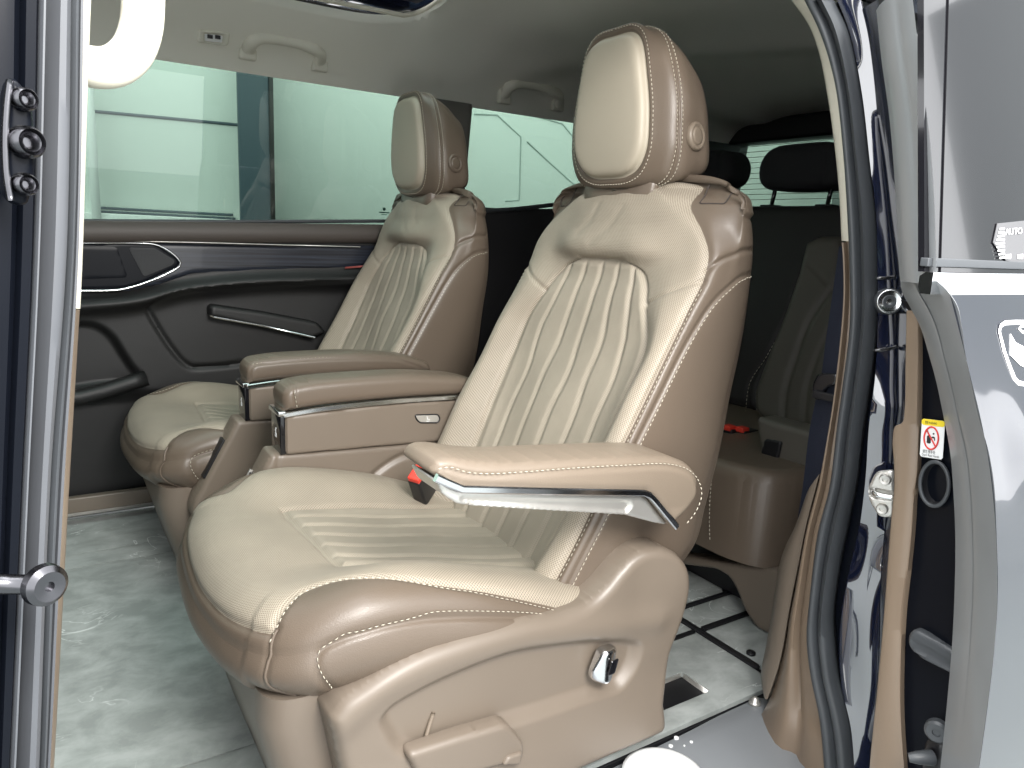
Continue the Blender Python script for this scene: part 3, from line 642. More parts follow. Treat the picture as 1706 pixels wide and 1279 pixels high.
# ---------------- box armrests on the aisle side, console under them
def icon(kind, c, ex, ey, s, m, par, out, en):
    L = {'seat': [[(-.5, .9), (-.2, -.1), (.5, -.2), (.55, -.5)], [(-.6, -.75), (.35, -.75)]], 'key': [[(-.5, .4), (0, .4), (0, 1.0), (.5, 1.0)], [(-.4, -1), (-.4, -.3), (.4, -.3), (.4, -1), (-.4, -1)], [(0, .3), (0, -.2)]]}[kind]
    ps = []
    for l in L:
        path = np.array([np.asarray(c)+np.asarray(ex)*a*s+np.asarray(ey)*b*s for a, b in l]); ps.append(sweep(path, [(-s*.11, -.0003), (s*.11, -.0003), (s*.11, .0004), (-s*.11, .0004)], en))
    V, Fc = join(ps); return V, Fc
def aisle_arm(t, TW, out, near_side, lit):
    v0, v1 = -.24, -.305                              # inner and aisle faces
    vf = v0 if near_side else v1; sy = -1.0
    yf = float(TW([[0, vf, 0]])[0, 1]); yb = float(TW([[0, v1 if near_side else v0, 0]])[0, 1]); th = abs(yb-yf); f = XZ(yf)
    body = rpoly([(.353, .384), (.353, .452), (.55, .458), (.77, .452), (.77, .370), (.56, .378)], [.006, .003, 0, .004, .004, 0])
    b = relief('aisle_armrest', body, f, M['plastic'], t, th, .004, .003, sharp=40)
    stp = sm([(.3500, .4555), (.42, .4610), (.55, .4630), (.66, .4610), (.768, .456)], 24)
    pl = np.vstack([sm([(.352, .466), (.349, .482), (.352, .496), (.362, .505), (.385, .5095), (.45, .513), (.55, .513), (.65, .506), (.71, .497), (.755, .480), (.765, .462)], 50), stp[::-1]+[0, .004]])
    p = relief('armrest_pad', pl, XZ(yf+.001), M['leather'] if near_side else M['leather'], b, th-.002, .015, .0026, extra=lambda u, w: .003*np.sin(np.clip((w-.455)/.06, 0, 1)*3.1), sharp=80,
        grooves=[(sm([(.357, .470), (.356, .485), (.362, .497), (.40, .501), (.5, .5035), (.6, .500), (.68, .492), (.745, .468)], 40), .0022, .0024)] if not near_side else [([(.372, .47), (.369, .49), (.371, .51)], .0022, .0024)])
    sl = sm([(.372, .468), (.369, .488), (.366, .503)] if near_side else [(.36, .500), (.40, .504), (.5, .5065), (.6, .503), (.68, .495), (.75, .468)], 60)
    V, Fc = dashes(from2(sl, f, -.004 if not near_side else .0035), np.tile([-.1, -1., .5], (60, 1)), .005, .003, .0007); mk('stitching', V, Fc, M['thread'], p)
    V, Fc = sweep(from2(stp, f, .0008), [(-.0045, -.004), (.0045, -.004), (.0045, .001), (.003, .0022), (-.003, .0022), (-.0045, .001)], (0, -1, 0)); mk('chrome_strip', V, Fc, M['chrome'], b, sharp=30)
    # front end: chrome lip and black control panel
    V, Fc = box((.3475, (yf+yb)/2, .4575), (.0065, th/2-.001, .0045), .0015); mk('front_lip', V, Fc, M['chrome'], b, sharp=30)
    V, Fc = box((.3495, (yf+yb)/2, .418), (.005, th/2-.004, .035), .0025); pn = mk('control_panel', V, Fc, M['gloss'], b, sharp=30)
    c = np.array([.3442, (yf+yb)/2, .418]); V, Fc = icon('key', c, (0, -1, 0), (0, 0, 1), .008, None, b, out, (-1, 0, 0)); mk('icon', V, Fc, M['white'], pn, False)
    if near_side:
        bo = rpoly(pf([(691, 691), (729, 690), (733, 697), (729, 704), (700, 704), (694, 699)], f), .004)
        bt = relief('seat_button', bo, XZ(yf-.0012), M['alu'], b, .004, .0015, .0012)
        q = np.vstack([bo, bo[:1]]); V, Fc = tube(from2(bo, f, .001), .0014, 6, (0, 1, 0), True); mk('button_rim', V, Fc, M['black'], bt)
        c = from2(pf([(712, 697)], f), f, .0034)[0]; V, Fc = icon('seat', c, (1, 0, 0), (0, 0, 1), .006, None, b, out, (0, -1, 0)); mk('icon', V, Fc, M['white'], bt, False)
    # console
    y0 = yf+.006
    co = rpoly([(.330, .386), (.243, .226), (.236, .200), (.30, .04), (.80, .04), (.80, .372), (.56, .376), (.40, .382)], [.004, .02, .02, .02, .02, .01, 0, 0])
    gv = [([(.345, .40), (.335, .33), (.262, .19)], .003, .003)] if near_side else []
    cs = relief('console', co, XZ(y0), M['plastic'], t, th-.010, .010, .004, grooves=gv+([(sm([(.47, .20), (.50, .30), (.56, .345), (.66, .36), (.79, .364)], 30), .007, .006)] if near_side else []), sharp=60)
    d = np.array([.330-.243, 0, .386-.226]); d /= np.linalg.norm(d); n = np.array([-d[2], 0, d[0]]); mid = np.array([.2865, y0+(th-.01)/2, .306])
    V, Fc = box((0, 0, 0), (.043, th*.27, .004), .002, [d, [0, 1, 0], n]); mk('console_slot', V+mid+n*.0005, Fc, M['black'], cs, sharp=30)
    V, Fc = box((0, 0, 0), (.046, .0022, .003), .001, [d, [0, 1, 0], n]); mk('slot_rim', V+mid+n*.003+[0, th*.30, 0], Fc, M['alu'], cs, sharp=30)
aisle_arm(near, TWn, outn, True, True); aisle_arm(far, TWf, outf, False, False)
# the far seat's slim armrest by its window, raised a little
f = XZ(2.055); po = rpoly(pf([(350, 512), (356, 508), (440, 520), (530, 537), (545, 555), (522, 563), (350, 527)], f), [.006, .004, 0, .01, .01, .003, .003])
a2 = relief('armrest', po, f, M['darkleather'], far, .06, .010, .004); V, Fc = tube(from2(pf([(349, 525), (356, 528), (440, 543), (524, 562)], f), f, .002), .0032, 8, (0, 1, 0)); mk('chrome_strip', V, Fc, M['chrome'], a2)
# belt buckle standing up beside the near cushion
bk = T('belt_buckle', 'black belt buckle with a red release button beside the near cushion', 'belt buckle', (.57, 1.16, .25), 'seat belt buckles')
a2_ = np.array([-.42, -.38, .82]); a2_ /= np.linalg.norm(a2_); a0_ = np.array([.80, .50, .30]); a0_ -= a2_*(a0_@a2_); a0_ /= np.linalg.norm(a0_); ax = np.array([a0_, np.cross(a2_, a0_), a2_])
bc = pt((704, 808), y=1.16)
V, Fc = box((0, 0, 0), (.022, .013, .034), .005, ax); mk('buckle_body', V+bc, Fc, M['black'], bk, sharp=40)
V, Fc = box((0, 0, 0), (.020, .0115, .009), .002, ax); mk('release_button', V+bc+ax[2]*.0335, Fc, M['red'], bk, sharp=40)
V, Fc = box((0, 0, 0), (.011, .005, .06), .003, ax); mk('stalk', V+bc-ax[2]*.07, Fc, M['black'], bk)

# ------------------------------------------------------------------ the van: floor, ceiling, far side, rear
def rect(x0, x1, y0, y1): return [(x0, y0), (x1, y0), (x1, y1), (x0, y1)]
flo = relief('floor', rect(-.9, 2.6, .739, 2.2), XY(-.012), M['black'], None, .02, 0, .2); single(flo, 'grey floor of the van cabin under the seats', None, kind='structure')
def panel(o, r=.0015, m='marble', holes=(), name='floor_panel', z=.0, cell=.02): return relief(name, o, XY(z), M[m], flo, .010, r, cell, holes=holes)
hole = rpoly(rect(.845, .968, .785, .853), .003)
panel(rpoly(rect(-.9, 1.096, .742, 1.033), .002), holes=[hole], cell=.008); panel(rect(-.9, .6, 1.0355, 1.815)); panel(rect(.602, 1.096, 1.0355, 1.815)); panel(rect(-.9, 1.096, 1.8175, 1.895)); panel(rect(-.9, 1.096, 1.8975, 2.135))
panel(rpoly([(1.113, .80), (1.125, .785), (1.16, .785), (1.30, .85), (1.30, .935), (1.113, .935)], .006), cell=.006); panel(rect(1.113, 1.30, .951, 1.022), cell=.006); panel(rect(1.113, 1.30, 1.036, 2.135))
for n_, o in (('floor_rail', rect(1.0965, 1.1115, .79, 2.1)), ('floor_rail', rect(1.1125, 1.30, .937, .949)), ('floor_rail', rect(1.1125, 1.30, 1.024, 1.034)), ('floor_rail', rect(.99, 1.0955, .937, .949))):
    relief(n_, o, XY(.004), M['black'], flo, .012, .002, .006)
V, Fc = box((.906, .819, -.045), (.065, .038, .004)); soc = mk('socket_well', V, Fc, M['black'], flo)
for c, h in (((.906, .7835, -.025), (.062, .002, .022)), ((.906, .8545, -.025), (.062, .002, .022)), ((.968, .819, -.025), (.002, .034, .022))):
    V, Fc = box(c, h); mk('socket_wall', V, Fc, M['alu'], soc)
V, Fc = box((.905, .822, -.034), (.018, .012, .010), .003); mk('socket_plug', V, Fc, M['black'], soc)
V, Fc = lathe([(.0, .004), (.004, .0035), (.0045, .0025), (.0075, .0035), (.009, .002), (.009, -.004)], (1.118+.012, .83, .002), (0, 0, 1), 20); mk('eyelet', V, Fc, M['black'], flo)
# step panel at the door, bolt and the white cover on it
stp = relief('step_panel', rpoly([(-.9, .53), (1.06, .53), (1.06, .738), (.93, .736), (.85, .730), (.60, .722), (-.9, .715)], .004), XY(-.004), M['step'], flo, .05, .006, .02, extra=lambda u, v: -.004*(1-sst(.60, .72, v)))
V, Fc = lathe([(.0, .0085), (.0035, .0085), (.004, .0075), (.0062, .007), (.007, .001), (.010, .0005), (.0105, -.004)], (1.013, .724, .0), (0, 0, 1), 20); mk('bolt', V, Fc, M['alu'], flo)
rng2 = random.Random(3); sp = []
for k in range(6):
    c = pt((1110+rng2.random()*50, 1215+rng2.random()*42), z=-.003); r_ = .0015+.003*rng2.random()**2
    if k == 0: c, r_ = pt((1127, 1228), z=-.003), .004
    V, Fc = lathe([(.0003, .0004), (r_*.7, .0003), (r_, .0001), (r_, -.006)], c, (0, 0, 1), 9); sp.append((V*[1, 1, 1], Fc))
V, Fc = join(sp); o_ = mk('white_specks', V, Fc, M['white'], stp); o_.o['kind'] = 'stuff'
cc = pt((1106, 1296), z=.004); V, Fc = lathe([(.0, .010), (.04, .0095), (.055, .008), (.062, .004), (.064, -.012)], cc, (0, 0, 1), 48); single(mk('step_disc', V, Fc, M['white']), 'flat round white cover lying on the grey door step', 'disc')  # plain low white disc on the step
# far sill
V, Fc = box((.3, 2.158, .018), (1.3, .017, .018), .004); mk('sill_plate', V, Fc, M['alu'], flo, sharp=40)

# ---- ceiling
def zceil(x, y):
    z = crv([.45, .58, .66, .74, .84, .95, 1.2, 1.6, 1.78, 1.88, 1.96, 2.02, 2.055], [1.06, 1.11, 1.17, 1.225, 1.27, 1.292, 1.30, 1.30, 1.298, 1.278, 1.237, 1.19, 1.150], y)
    mid = sst(.62, .85, y)*(1-sst(1.86, 2.02, y))
    z = z+mid*(.045*np.exp(-((x-.95)/.13)**2)*sst(.8, 1.0, y))                    # lifted rim round the sunroof
    z = z-mid*.018*sst(1.02, 1.30, x)-mid*.045*sst(1.5, 2.35, x)
    z = z-mid*.014*np.exp(-((x-(1.62-.55*(y-1.3)))/.10)**2)
    return z
nx, ny = 180, 110; X = np.linspace(-.9, 2.36, nx); Y = np.concatenate([np.linspace(.715, .9, 20), np.linspace(.91, 1.7, 35), np.linspace(1.71, 2.055, 50)])
XX, YY = np.meshgrid(X, Y, indexing='ij'); Q = np.stack([XX.ravel(), YY.ravel()], 1)
hole = rpoly(rect(-.5, .935, 1.02, 1.902), .08, 10); dh = -sdf(Q, hole)
Z = zceil(Q[:, 0], Q[:, 1]); lip = np.clip(1-dh/.07, 0, 1); Z = Z+.018*lip**2.2
P = Patch(np.column_stack([Q, Z]), [f[::-1] for f in grid_faces(nx, len(Y))], Q.copy(), {'h': dh}).clip('h')
# thickness: a second skin 18 mm above, closed round the opening
n = len(P.V); V = np.vstack([P.V, P.V+[0, 0, .018]]); cnt = {(a, b) for q in P.F for a, b in zip(q, q[1:]+q[:1])}
Fc = list(P.F)+[tuple(i+n for i in q[::-1]) for q in P.F]+[(b, a, a+n, b+n) for a, b in cnt if (b, a) not in cnt]
ceil = mk('ceiling', V, Fc, M['liner'], None, sharp=60); single(ceil, 'pale fabric headliner of the van with a sunroof opening', None, kind='structure')
rim = np.column_stack([hole, zceil(hole[:, 0], hole[:, 1])+.032]); V, Fc = tube(rim, .006, 8, (0, 0, 1), True); mk('sunroof_seal', V, Fc, M['cream'], ceil)
sr = T('sunroof', 'dark sunroof with a blue tinted glass strip above the ceiling opening', 'sunroof', (.4, 1.43, 1.42))
V, Fc = box((.28, 1.43, 1.44), (.62, .47, .004), .001); mk('glass', V, Fc, M['roofglass'], sr)
for y0 in (1.875, 1.0): V, Fc = box((.28, y0, 1.395), (.62, .035, .035), .006); mk('shade_rail', V, Fc, M['black'], sr)
V, Fc = box((.965, 1.43, 1.42), (.020, .47, .02), .003); mk('roof_frame', V, Fc, mat('blue_frame', (.02, .10, .22), .3), sr)

# ---- far door
fd = T('far_door', 'dark leather lined door on the far side with a green tinted window', 'door', (.3, 2.1, .0))
f = XZ(2.10)
low = rpoly([(-.9, .03), (1.04, .03), (1.04, .765), (-.9, .74)], .01)
pk = sm(pf([(60, 545), (135, 540), (160, 543), (185, 560), (205, 590), (222, 615), (240, 636), (190, 640), (60, 645)], f), 60, True)
sp_ = sm(pf([(60, 752), (210, 722), (205, 690), (60, 655)], f), 40, True)
relief('door_panel', low, f, M['darkleather'], fd, .06, .006, .005,
    recess=[(pk, .022, .02)], 
    extra=lambda u, w: .030*np.exp(-((w-(crv([-.2, .1, .22, .33, .42, .8, 1.1], [.555, .560, .572, .600, .612, .626, .63], np.clip(u, -.2, 1.1))))/.020)**2)-.018*(1-sst(.30, .34, w))*(1-sst(.30, .5, u))+.012*sst(.60, .66, w),
    grooves=[(sm(pf([(245, 515), (262, 545), (285, 580), (305, 603), (318, 611), (350, 611), (400, 606), (470, 600)], f), 50), .007, .006), (sm(pf([(245, 512), (265, 498), (300, 487), (360, 480), (450, 474), (600, 466)], f), 50), .006, .006)])
V, Fc = sweep(np.array([pt((x, y), y=2.075) for x, y in ((60, 385), (140, 386), (350, 387), (640, 389), (700, 392))]), [(-.026, -.02), (.0, -.03), (.026, -.02), (.026, .004), (.012, .014), (-.012, .014), (-.026, .004)], (0, -1, 0)); mk('window_sill', V, Fc, M['leather'] if False else mat('sill_leather', (.075, .062, .055), .5, bump=(750, .3, .0006)), fd)
wo = pf([(60, 402), (140, 402), (215, 404), (300, 406), (480, 410), (640, 408), (640, 440), (580, 446), (450, 450), (320, 455), (300, 462), (260, 475), (215, 484), (140, 487), (60, 487)], XZ(2.085))
relief('wood_trim', rpoly(wo, .008), XZ(2.085), M['wood'], fd, .03, .006, .006)
cp = rpoly(pf([(60, 408), (235, 405), (262, 408), (300, 434), (296, 444), (240, 470), (205, 480), (60, 482)], XZ(2.08)), .012)
sw = relief('switch_panel', cp, XZ(2.080), M['panelblack'], fd, .01, .003, .004)
V, Fc = tube(from2(sm(pf([(60, 484), (140, 484), (200, 482), (235, 473), (285, 452), (301, 440), (297, 431), (265, 409), (240, 405), (60, 405)], XZ(2.079)), 60), XZ(2.079), .001), .0028, 8, (0, 1, 0)); mk('chrome_strip', V, Fc, M['chrome'], sw)
so = rpoly(pf([(214, 412), (258, 413), (292, 434), (288, 441), (240, 461)], XZ(2.077)), .006); relief('speaker_grille', so, XZ(2.0765), M['mesh'], sw, .004, .001, .004)
so = rpoly(pf([(60, 412), (195, 411), (213, 462), (60, 468)], XZ(2.077)), .006); relief('display', so, XZ(2.0775), M['panelblack'], sw, .002, .001, .006)
V, Fc = tube(np.array([pt((x, y), y=2.07) for x, y in ((100, 401), (200, 401), (340, 404), (480, 408), (600, 411))]), .0016, 6, (0, 1, 0)); mk('trim_line', V, Fc, M['alu'], fd)
V, Fc = box((.25, 2.085, .055), (.32, .012, .02), .004); mk('lower_ledge', V, Fc, M['plastic'], fd, sharp=40)
V, Fc = sweep(np.array([pt((x, y), y=2.06) for x, y in ((60, 668), (135, 662), (175, 652), (225, 636), (245, 630))]), [(-.018, -.02), (.018, -.02), (.018, .004), (.008, .012), (-.008, .012), (-.018, .004)], (0, -1, 0)); mk('pocket_lip', V, Fc, M['darkleather'], fd)
V, Fc = tube(np.array([pt((x, y), y=2.062) for x, y in ((575, 446), (600, 444), (640, 440))]), .003, 6, (0, 1, 0)); mk('ambient_strip', V, Fc, mat('pink_strip', (.35, .09, .08), .4), fd)
def glass_slab(name, y0, y1, z0, z1, x0, x1, par, m='glass'):
    V = [(x, y+d, z) for x in (x0, x1) for (y, z) in ((y0, z0), (y1, z1)) for d in (0, .004)]
    Fc = [(0, 1, 3, 2), (4, 6, 7, 5), (0, 2, 6, 4), (1, 5, 7, 3), (0, 4, 5, 1), (2, 3, 7, 6)]; return mk(name, V, Fc, M[m], par, False)
glass_slab('window_glass', 2.105, 2.068, .74, 1.20, -.9, .985, fd)
V, Fc = tube(np.array([pt((x, y), y=2.10) for x, y in ((60, 367), (145, 368), (400, 369), (640, 368), (680, 366))]), .005, 6, (0, 1, 0)); mk('window_seal', V, Fc, M['rubber'], fd)
# small printed emblem low on the glass
c = pt((640, 348), y=2.099); V, Fc = lathe([(.0, .0006), (.005, .0006), (.005, 0)], c, (0, -1, 0), 10); V2, F2 = box(c+[0, 0, -.010], (.016, .0004, .0016)); V3, F3 = box(c+[0, 0, -.016], (.009, .0004, .0012)); V, Fc = join([(V, Fc), (V2, F2), (V3, F3)]); mk('glass_emblem', V, Fc, mat('green_print', (.03, .10, .09), .5), fd, False)

# ---- rear quarter: trim, pillars, window
qt = T('quarter_wall', 'black trimmed rear side wall with the green quarter window', 'side wall', (1.6, 2.1, 0))
relief('quarter_trim', [(1.045, .0), (2.4, .0), (2.4, .90), (1.8, .895), (1.50, .872), (1.30, .862), (1.045, .86)], XZ(2.09), M['fabric'], qt, .06, .006, .03)
def slant(V): V = V.copy(); V[:, 1] -= np.maximum(0, V[:, 2]-.78)*.10; return V
relief('window_pillar', rpoly([(1.005, .78), (1.005, 1.19), (1.06, 1.19), (1.157, 1.19), (1.150, .86)], .006), XZ(2.085), mat('grey_pillar', (.16, .155, .14), .7), qt, .05, .012, .01, warp=slant)
relief('pillar_edge', rpoly([(.93, .775), (1.02, .775), (1.02, 1.2), (.93, 1.2), (.955, 1.13), (.985, 1.06), (.975, .9)], .01), XZ(2.092), M['black'], qt, .04, .004, .01, warp=slant)
relief('rear_pillar', rpoly([(1.80, .86), (2.4, .86), (2.4, 1.22), (1.70, 1.22), (1.60, 1.185), (1.66, 1.15), (1.76, 1.05)], .02), XZ(2.085), M['black'], qt, .05, .01, .02, warp=slant)
glass_slab('window_glass', 2.112, 2.075, .80, 1.20, 1.0, 2.0, qt)
V, Fc = tube(np.array([pt((x, y), y=2.088) for x, y in ((770, 358), (800, 352), (860, 348), (930, 340), (980, 335))]), .007, 6, (0, 1, 0)); mk('window_seal', V, Fc, M['rubber'], qt)

# ---- tailgate
tg = T('tailgate', 'tailgate with green heated rear window at the very back', 'tailgate', (2.34, 1.4, 0))
V, Fc = box((2.37, 1.38, .47), (.03, .85, .46), .01); mk('lower_panel', V, Fc, M['fabric'], tg)
V, Fc = box((2.325, 1.38, 1.197), (.05, .85, .040), .012); mk('header', V, Fc, M['black'], tg)
V = [(2.36+dx+.10*(.95-z)*1, y, z) for dx in (0, .004) for z in (.90, 1.20) for y in (.6, 2.1)]
mk('window_glass', V, [(0, 1, 3, 2), (4, 6, 7, 5), (0, 4, 5, 1), (2, 3, 7, 6), (0, 2, 6, 4), (1, 5, 7, 3)], M['glass'], tg, False)
for k in range(11):
    z = .955+.0195*k; V, Fc = box((2.357+.10*(.95-z), 1.4, z), (.0006, .70, .0009)); mk('heater_line', V, Fc, mat('heater_print', (.10, .12, .08), .6) if k == 0 else bpy.data.materials['heater_print'], tg, False)
relief('side_trim', [(-1.1, .9), (-.55, .9), (-.55, 1.2), (-1.1, 1.2)], YZ(2.31), M['black'], tg, .02, .004, .05)
relief('corner_trim', rpoly([(-2.12, .86), (-2.00, .88), (-2.045, 1.02), (-2.07, 1.2), (-2.12, 1.2)], .01), YZ(2.29), M['black'], tg, .05, .01, .01)

# ---- third row bench
tb = T('rear_bench', 'third row bench in shade behind the near seat', 'bench seat', (1.5, 1.5, 0))
ex, ey = np.array([0, -1., 0]), np.array([.27, 0, .963]); en = np.cross(ex, ey); fb = (np.array([1.66, 0, .33]), ex, ey, en)
lo_, hi_ = 0.0, .60; M['plastic2'] = mat('grey_taupe_leather', (.115, .105, .088), .5, bump=(750, .3, .0006), var=(7, .06)); M['backleather'] = mat('shade_darkened_leather', (.022, .020, .020), .6, bump=(750, .3, .0006), var=(7, .06))  # bench back: its shade is put into the leather colour
oo = rpoly([(-1.63, 0), (-.95, 0), (-.97, hi_), (-1.63, hi_)], [.03, .05, .06, .03], 8)
band = [sm(pf(l, fb), 40) for l in ([(1362, 400), (1340, 455), (1318, 520), (1290, 585), (1265, 650), (1262, 690)], [(1345, 445), (1325, 500), (1300, 555), (1275, 600), (1250, 640), (1243, 690)], [(1368, 470), (1345, 530), (1322, 590), (1305, 650), (1300, 700)], [(1346, 445), (1370, 465), (1395, 500)])]
mid_s = sm(pf([(1352, 430), (1320, 520), (1285, 590), (1258, 665)], fb), 20)
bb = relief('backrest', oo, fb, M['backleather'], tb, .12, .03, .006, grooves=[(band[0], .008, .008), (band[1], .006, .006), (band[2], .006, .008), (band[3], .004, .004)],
    extra=lambda u, w: .010*np.sin(w*7))
bol = pf([(1350, 408), (1376, 396), (1410, 396), (1410, 716), (1340, 718), (1290, 706), (1266, 690), (1264, 655), (1290, 587), (1316, 522), (1338, 458)], fb)
fb2 = (fb[0]+en*.032, ex, ey, en)
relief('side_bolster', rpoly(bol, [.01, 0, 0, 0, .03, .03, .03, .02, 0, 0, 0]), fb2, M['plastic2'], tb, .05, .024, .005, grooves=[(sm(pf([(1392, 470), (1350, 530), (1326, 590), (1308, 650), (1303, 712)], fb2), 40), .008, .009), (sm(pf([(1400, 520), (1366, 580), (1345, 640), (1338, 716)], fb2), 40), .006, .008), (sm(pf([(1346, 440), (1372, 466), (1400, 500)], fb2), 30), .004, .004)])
st = []
for l in (band[0], band[1]):
    L = from2(l+[.009, 0], fb, .012); st.append(dashes(L, np.tile(en, (len(L), 1)), .007, .004, .0009, .004))
V, Fc = join(st); mk('stitching', V, Fc, M['thread'], bb).o['kind'] = 'stuff'
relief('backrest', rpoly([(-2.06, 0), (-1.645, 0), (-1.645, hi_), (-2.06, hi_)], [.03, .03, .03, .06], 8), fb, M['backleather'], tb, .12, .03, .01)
def headrest3(x, y0, y1, z0, z1, dz=0.0, name='headrest'):
    o = sm([(y0+.012, z0+.02), (y0, (z0+z1)/2), (y0+.02, z1-.02), (y0+.07, z1), (y1-.07, z1), (y1-.02, z1-.02), (y1, (z0+z1)/2), (y1-.012, z0+.02), (y1-.06, z0), (y0+.06, z0)], 60, True)
    ob = np.stack([-o[:, 0], o[:, 1]], 1)[::-1]
    h = relief(name, ob, YZ(x), M['fabric'], tb, .09, .030, .005, extra=lambda u, w: .010*np.cos((u+(y0+y1)/2)*9), grooves=[(sm([(-y0-.06, z0-.01), (-y0-.052, (z0+z1)/2), (-y0-.06, z1+.01)], 20), .004, .004)])
    for yy in (y0+.055, y1-.045):
        V, Fc = tube([(x+.045, yy, z0+.02), (x+.030, yy, .88)], .0065, 10, (0, 1, 0)); mk('headrest_post', V, Fc, M['gloss'], h)
        V, Fc = box((x+.030, yy, .898), (.018, .026, .006), .003); mk('post_guide', V, Fc, M['black'], h)
headrest3(1.86, 1.265, 1.555, .945, 1.073)
headrest3(1.92, 1.70, 1.985, .965, 1.085)
def cushion_slab(y0, y1, par):
    o = rpoly([(1.185, y1), (1.185, y0+.10), (1.21, y0+.03), (1.29, y0), (1.74, y0), (1.74, y1)], [.03, .04, .05, .05, .02, .02], 6)
    z0 = .335
    r = relief('bench_cushion', o, XY(z0), M['leather'], par, .20, .030, .007, extra=lambda u, w: -.03*sst(.95, 1.3, w)+.03*np.clip((u-1.2)/.55, 0, 1))
    return r
bc1 = cushion_slab(.86, 1.62, tb); cushion_slab(1.63, 2.06, tb)
L = sm(np.array([pt(p, x=1.176) for p in ((1187, 798), (1184, 830), (1183, 870), (1184, 905))]), 30); V, Fc = dashes(L, np.tile([-1., -.1, 0], (30, 1)), .006, .003, .0009, .003); mk('stitching', V, Fc, M['thread'], bc1)
pd = rpoly(pf([(1165, 700+75), (1215, 715), (1262, 700), (1338, 765), (1338, 784), (1250, 782), (1200, 785)], XY(.36)), .02)
# kick plate under the bench
relief('kick_plate', [(-2.05, .0), (-.93, .0), (-.86, .16), (-2.05, .16)], YZ(1.29), M['black'], tb, .3, .004, .04)
ko = rpoly(pf([(1120, 925), (1175, 933), (1300, 950), (1290, 1060), (1262, 1048), (1240, 1018), (1228, 985), (1216, 962), (1196, 948), (1120, 938)], YZ(1.22)), [.004, 0, .004, .01, .01, .02, .02, .02, .02, .004])
relief('base_cover', ko, YZ(1.22), M['plastic'], tb, .05, .006, .005)
for k, (px, py, ya_) in enumerate(((1218, 714, 1.19), (1240, 717, 1.165))):
    c = pt((px, py), y=ya_); b = T('belt_buckle', 'red topped belt buckle lying on the rear bench, '+('left' if k == 0 else 'right')+' one of the pair', 'belt buckle', c, 'rear belt buckles')
    V, Fc = box((0, 0, 0), (.026, .016, .016), .004); mk('buckle_body', V+c+[.01, 0, -.014], Fc, M['black'], b, sharp=40)
    V, Fc = box((0, 0, 0), (.012, .012, .006), .002); mk('release_button', V+c+[-.008, 0, .004], Fc, M['red'], b, sharp=40)
fa_ = YZ(1.315)
ap = relief('anchor_panel', rpoly(pf([(1258, 694), (1300, 706), (1360, 722), (1360, 790), (1300, 778), (1266, 762)], fa_), [.01, .01, .01, .005, .02, .02]), fa_, M['plastic2'], tb, .06, .012, .004)
relief('anchor_pocket', rpoly(pf([(1274, 731), (1301, 736), (1294, 766), (1266, 757)], YZ(1.308)), .005), YZ(1.308), M['black'], ap, .01, .003, .003)

# ------------------------------------------------------------------ the open doorway: pillars, seals, paint
def ribbon(name, Lp, Rp, prof, nd, mat_, parent, n=90, thick=.012, sharp=45, straight=False, fn=None, za=False):
    """a strip between two edge lines; prof = (position across, height along nd); closed at the back"""
    rs = (lambda p: np.stack([np.interp(np.linspace(0, 1, n), np.linspace(0, 1, len(p)), np.asarray(p)[:, k]) for k in range(3)], 1)) if straight else (lambda p: sm(p, n))
    A, B = rs(Lp), rs(Rp)
    if za:                                       # match the two edges height by height
        a, b = sm(Lp, 4*n), sm(Rp, 4*n); zt = np.linspace(min(a[:, 2].max(), b[:, 2].max()), max(a[:, 2].min(), b[:, 2].min()), n)
        A, B = [np.stack([np.interp(zt, q[np.argsort(q[:, 2]), 2], q[np.argsort(q[:, 2]), k]) for k in (0, 1)]+[zt], 1) for q in (a, b)]
    nd = np.asarray(nd, float); nd /= np.linalg.norm(nd); V = []; m = len(prof)+2
    for i in range(n):
        for k, h in prof: V.append(A[i]*(1-k)+B[i]*k+nd*(h+(fn(i/(n-1), k) if fn else 0)))
        V.append(B[i]-nd*thick); V.append(A[i]-nd*thick)
    V = np.array(V); Fc = grid_faces(n, m, False, True)+[tuple(range(m)), tuple((n-1)*m+i for i in range(m))[::-1]]
    c = V.mean(0); 
    f = Fc[(n//2)*m]; p = V[list(f)]; nn = np.cross(p[1]-p[0], p[2]-p[0])
    if nn@nd < 0: Fc = [q[::-1] for q in Fc]
    return mk(name, V, Fc, mat_, parent, True, None, None, sharp)
fl = [(0, 0), (.25, .001), (.5, .0015), (.75, .001), (1, 0)]
vb = T('van_body', 'dark navy van body around the open side doorway', 'van', (.5, .55, 0))
sealL = [(1340, 0), (1368, 58), (1392, 138), (1405, 241), (1412, 344), (1416, 434), (1417, 538), (1405, 641), (1395, 715), (1385, 800), (1362, 894), (1351, 987), (1345, 1062), (1351, 1118), (1366, 1193), (1376, 1300)]
sealR = [(1388, 0), (1412, 52), (1433, 155), (1447, 275), (1457, 360), (1460, 434), (1459, 538), (1450, 624), (1437, 710), (1426, 800), (1411, 875), (1396, 950), (1387, 1025), (1394, 1118), (1415, 1212), (1424, 1300)]
top_ = lambda ps, x: np.vstack([pts(ps, x=x)])
sl = ribbon('door_seal', pts(sealL, x=.955), pts(sealR, x=.955), [(0, 0), (.06, .009), (.16, .015), (.28, .015), (.38, .009), (.44, .003), (.50, .006), (.60, .016), (.74, .020), (.88, .014), (1, .0)], (-1, -.25, 0), M['rubber'], vb, 140, sharp=80)
crL = [(1300, -22), (1326, 10), (1347, 41), (1364, 86), (1376, 144), (1388, 224), (1397, 310), (1402, 401)]; crR = [(1335, -30), (1345, 2), (1368, 54), (1384, 100), (1394, 146), (1406, 234), (1413, 316), (1419, 402)]
ribbon('pillar_trim', pts(crL, x=.985), pts(crR, x=.972), fl, (-1, -.2, 0), M['cream'], vb, 60)
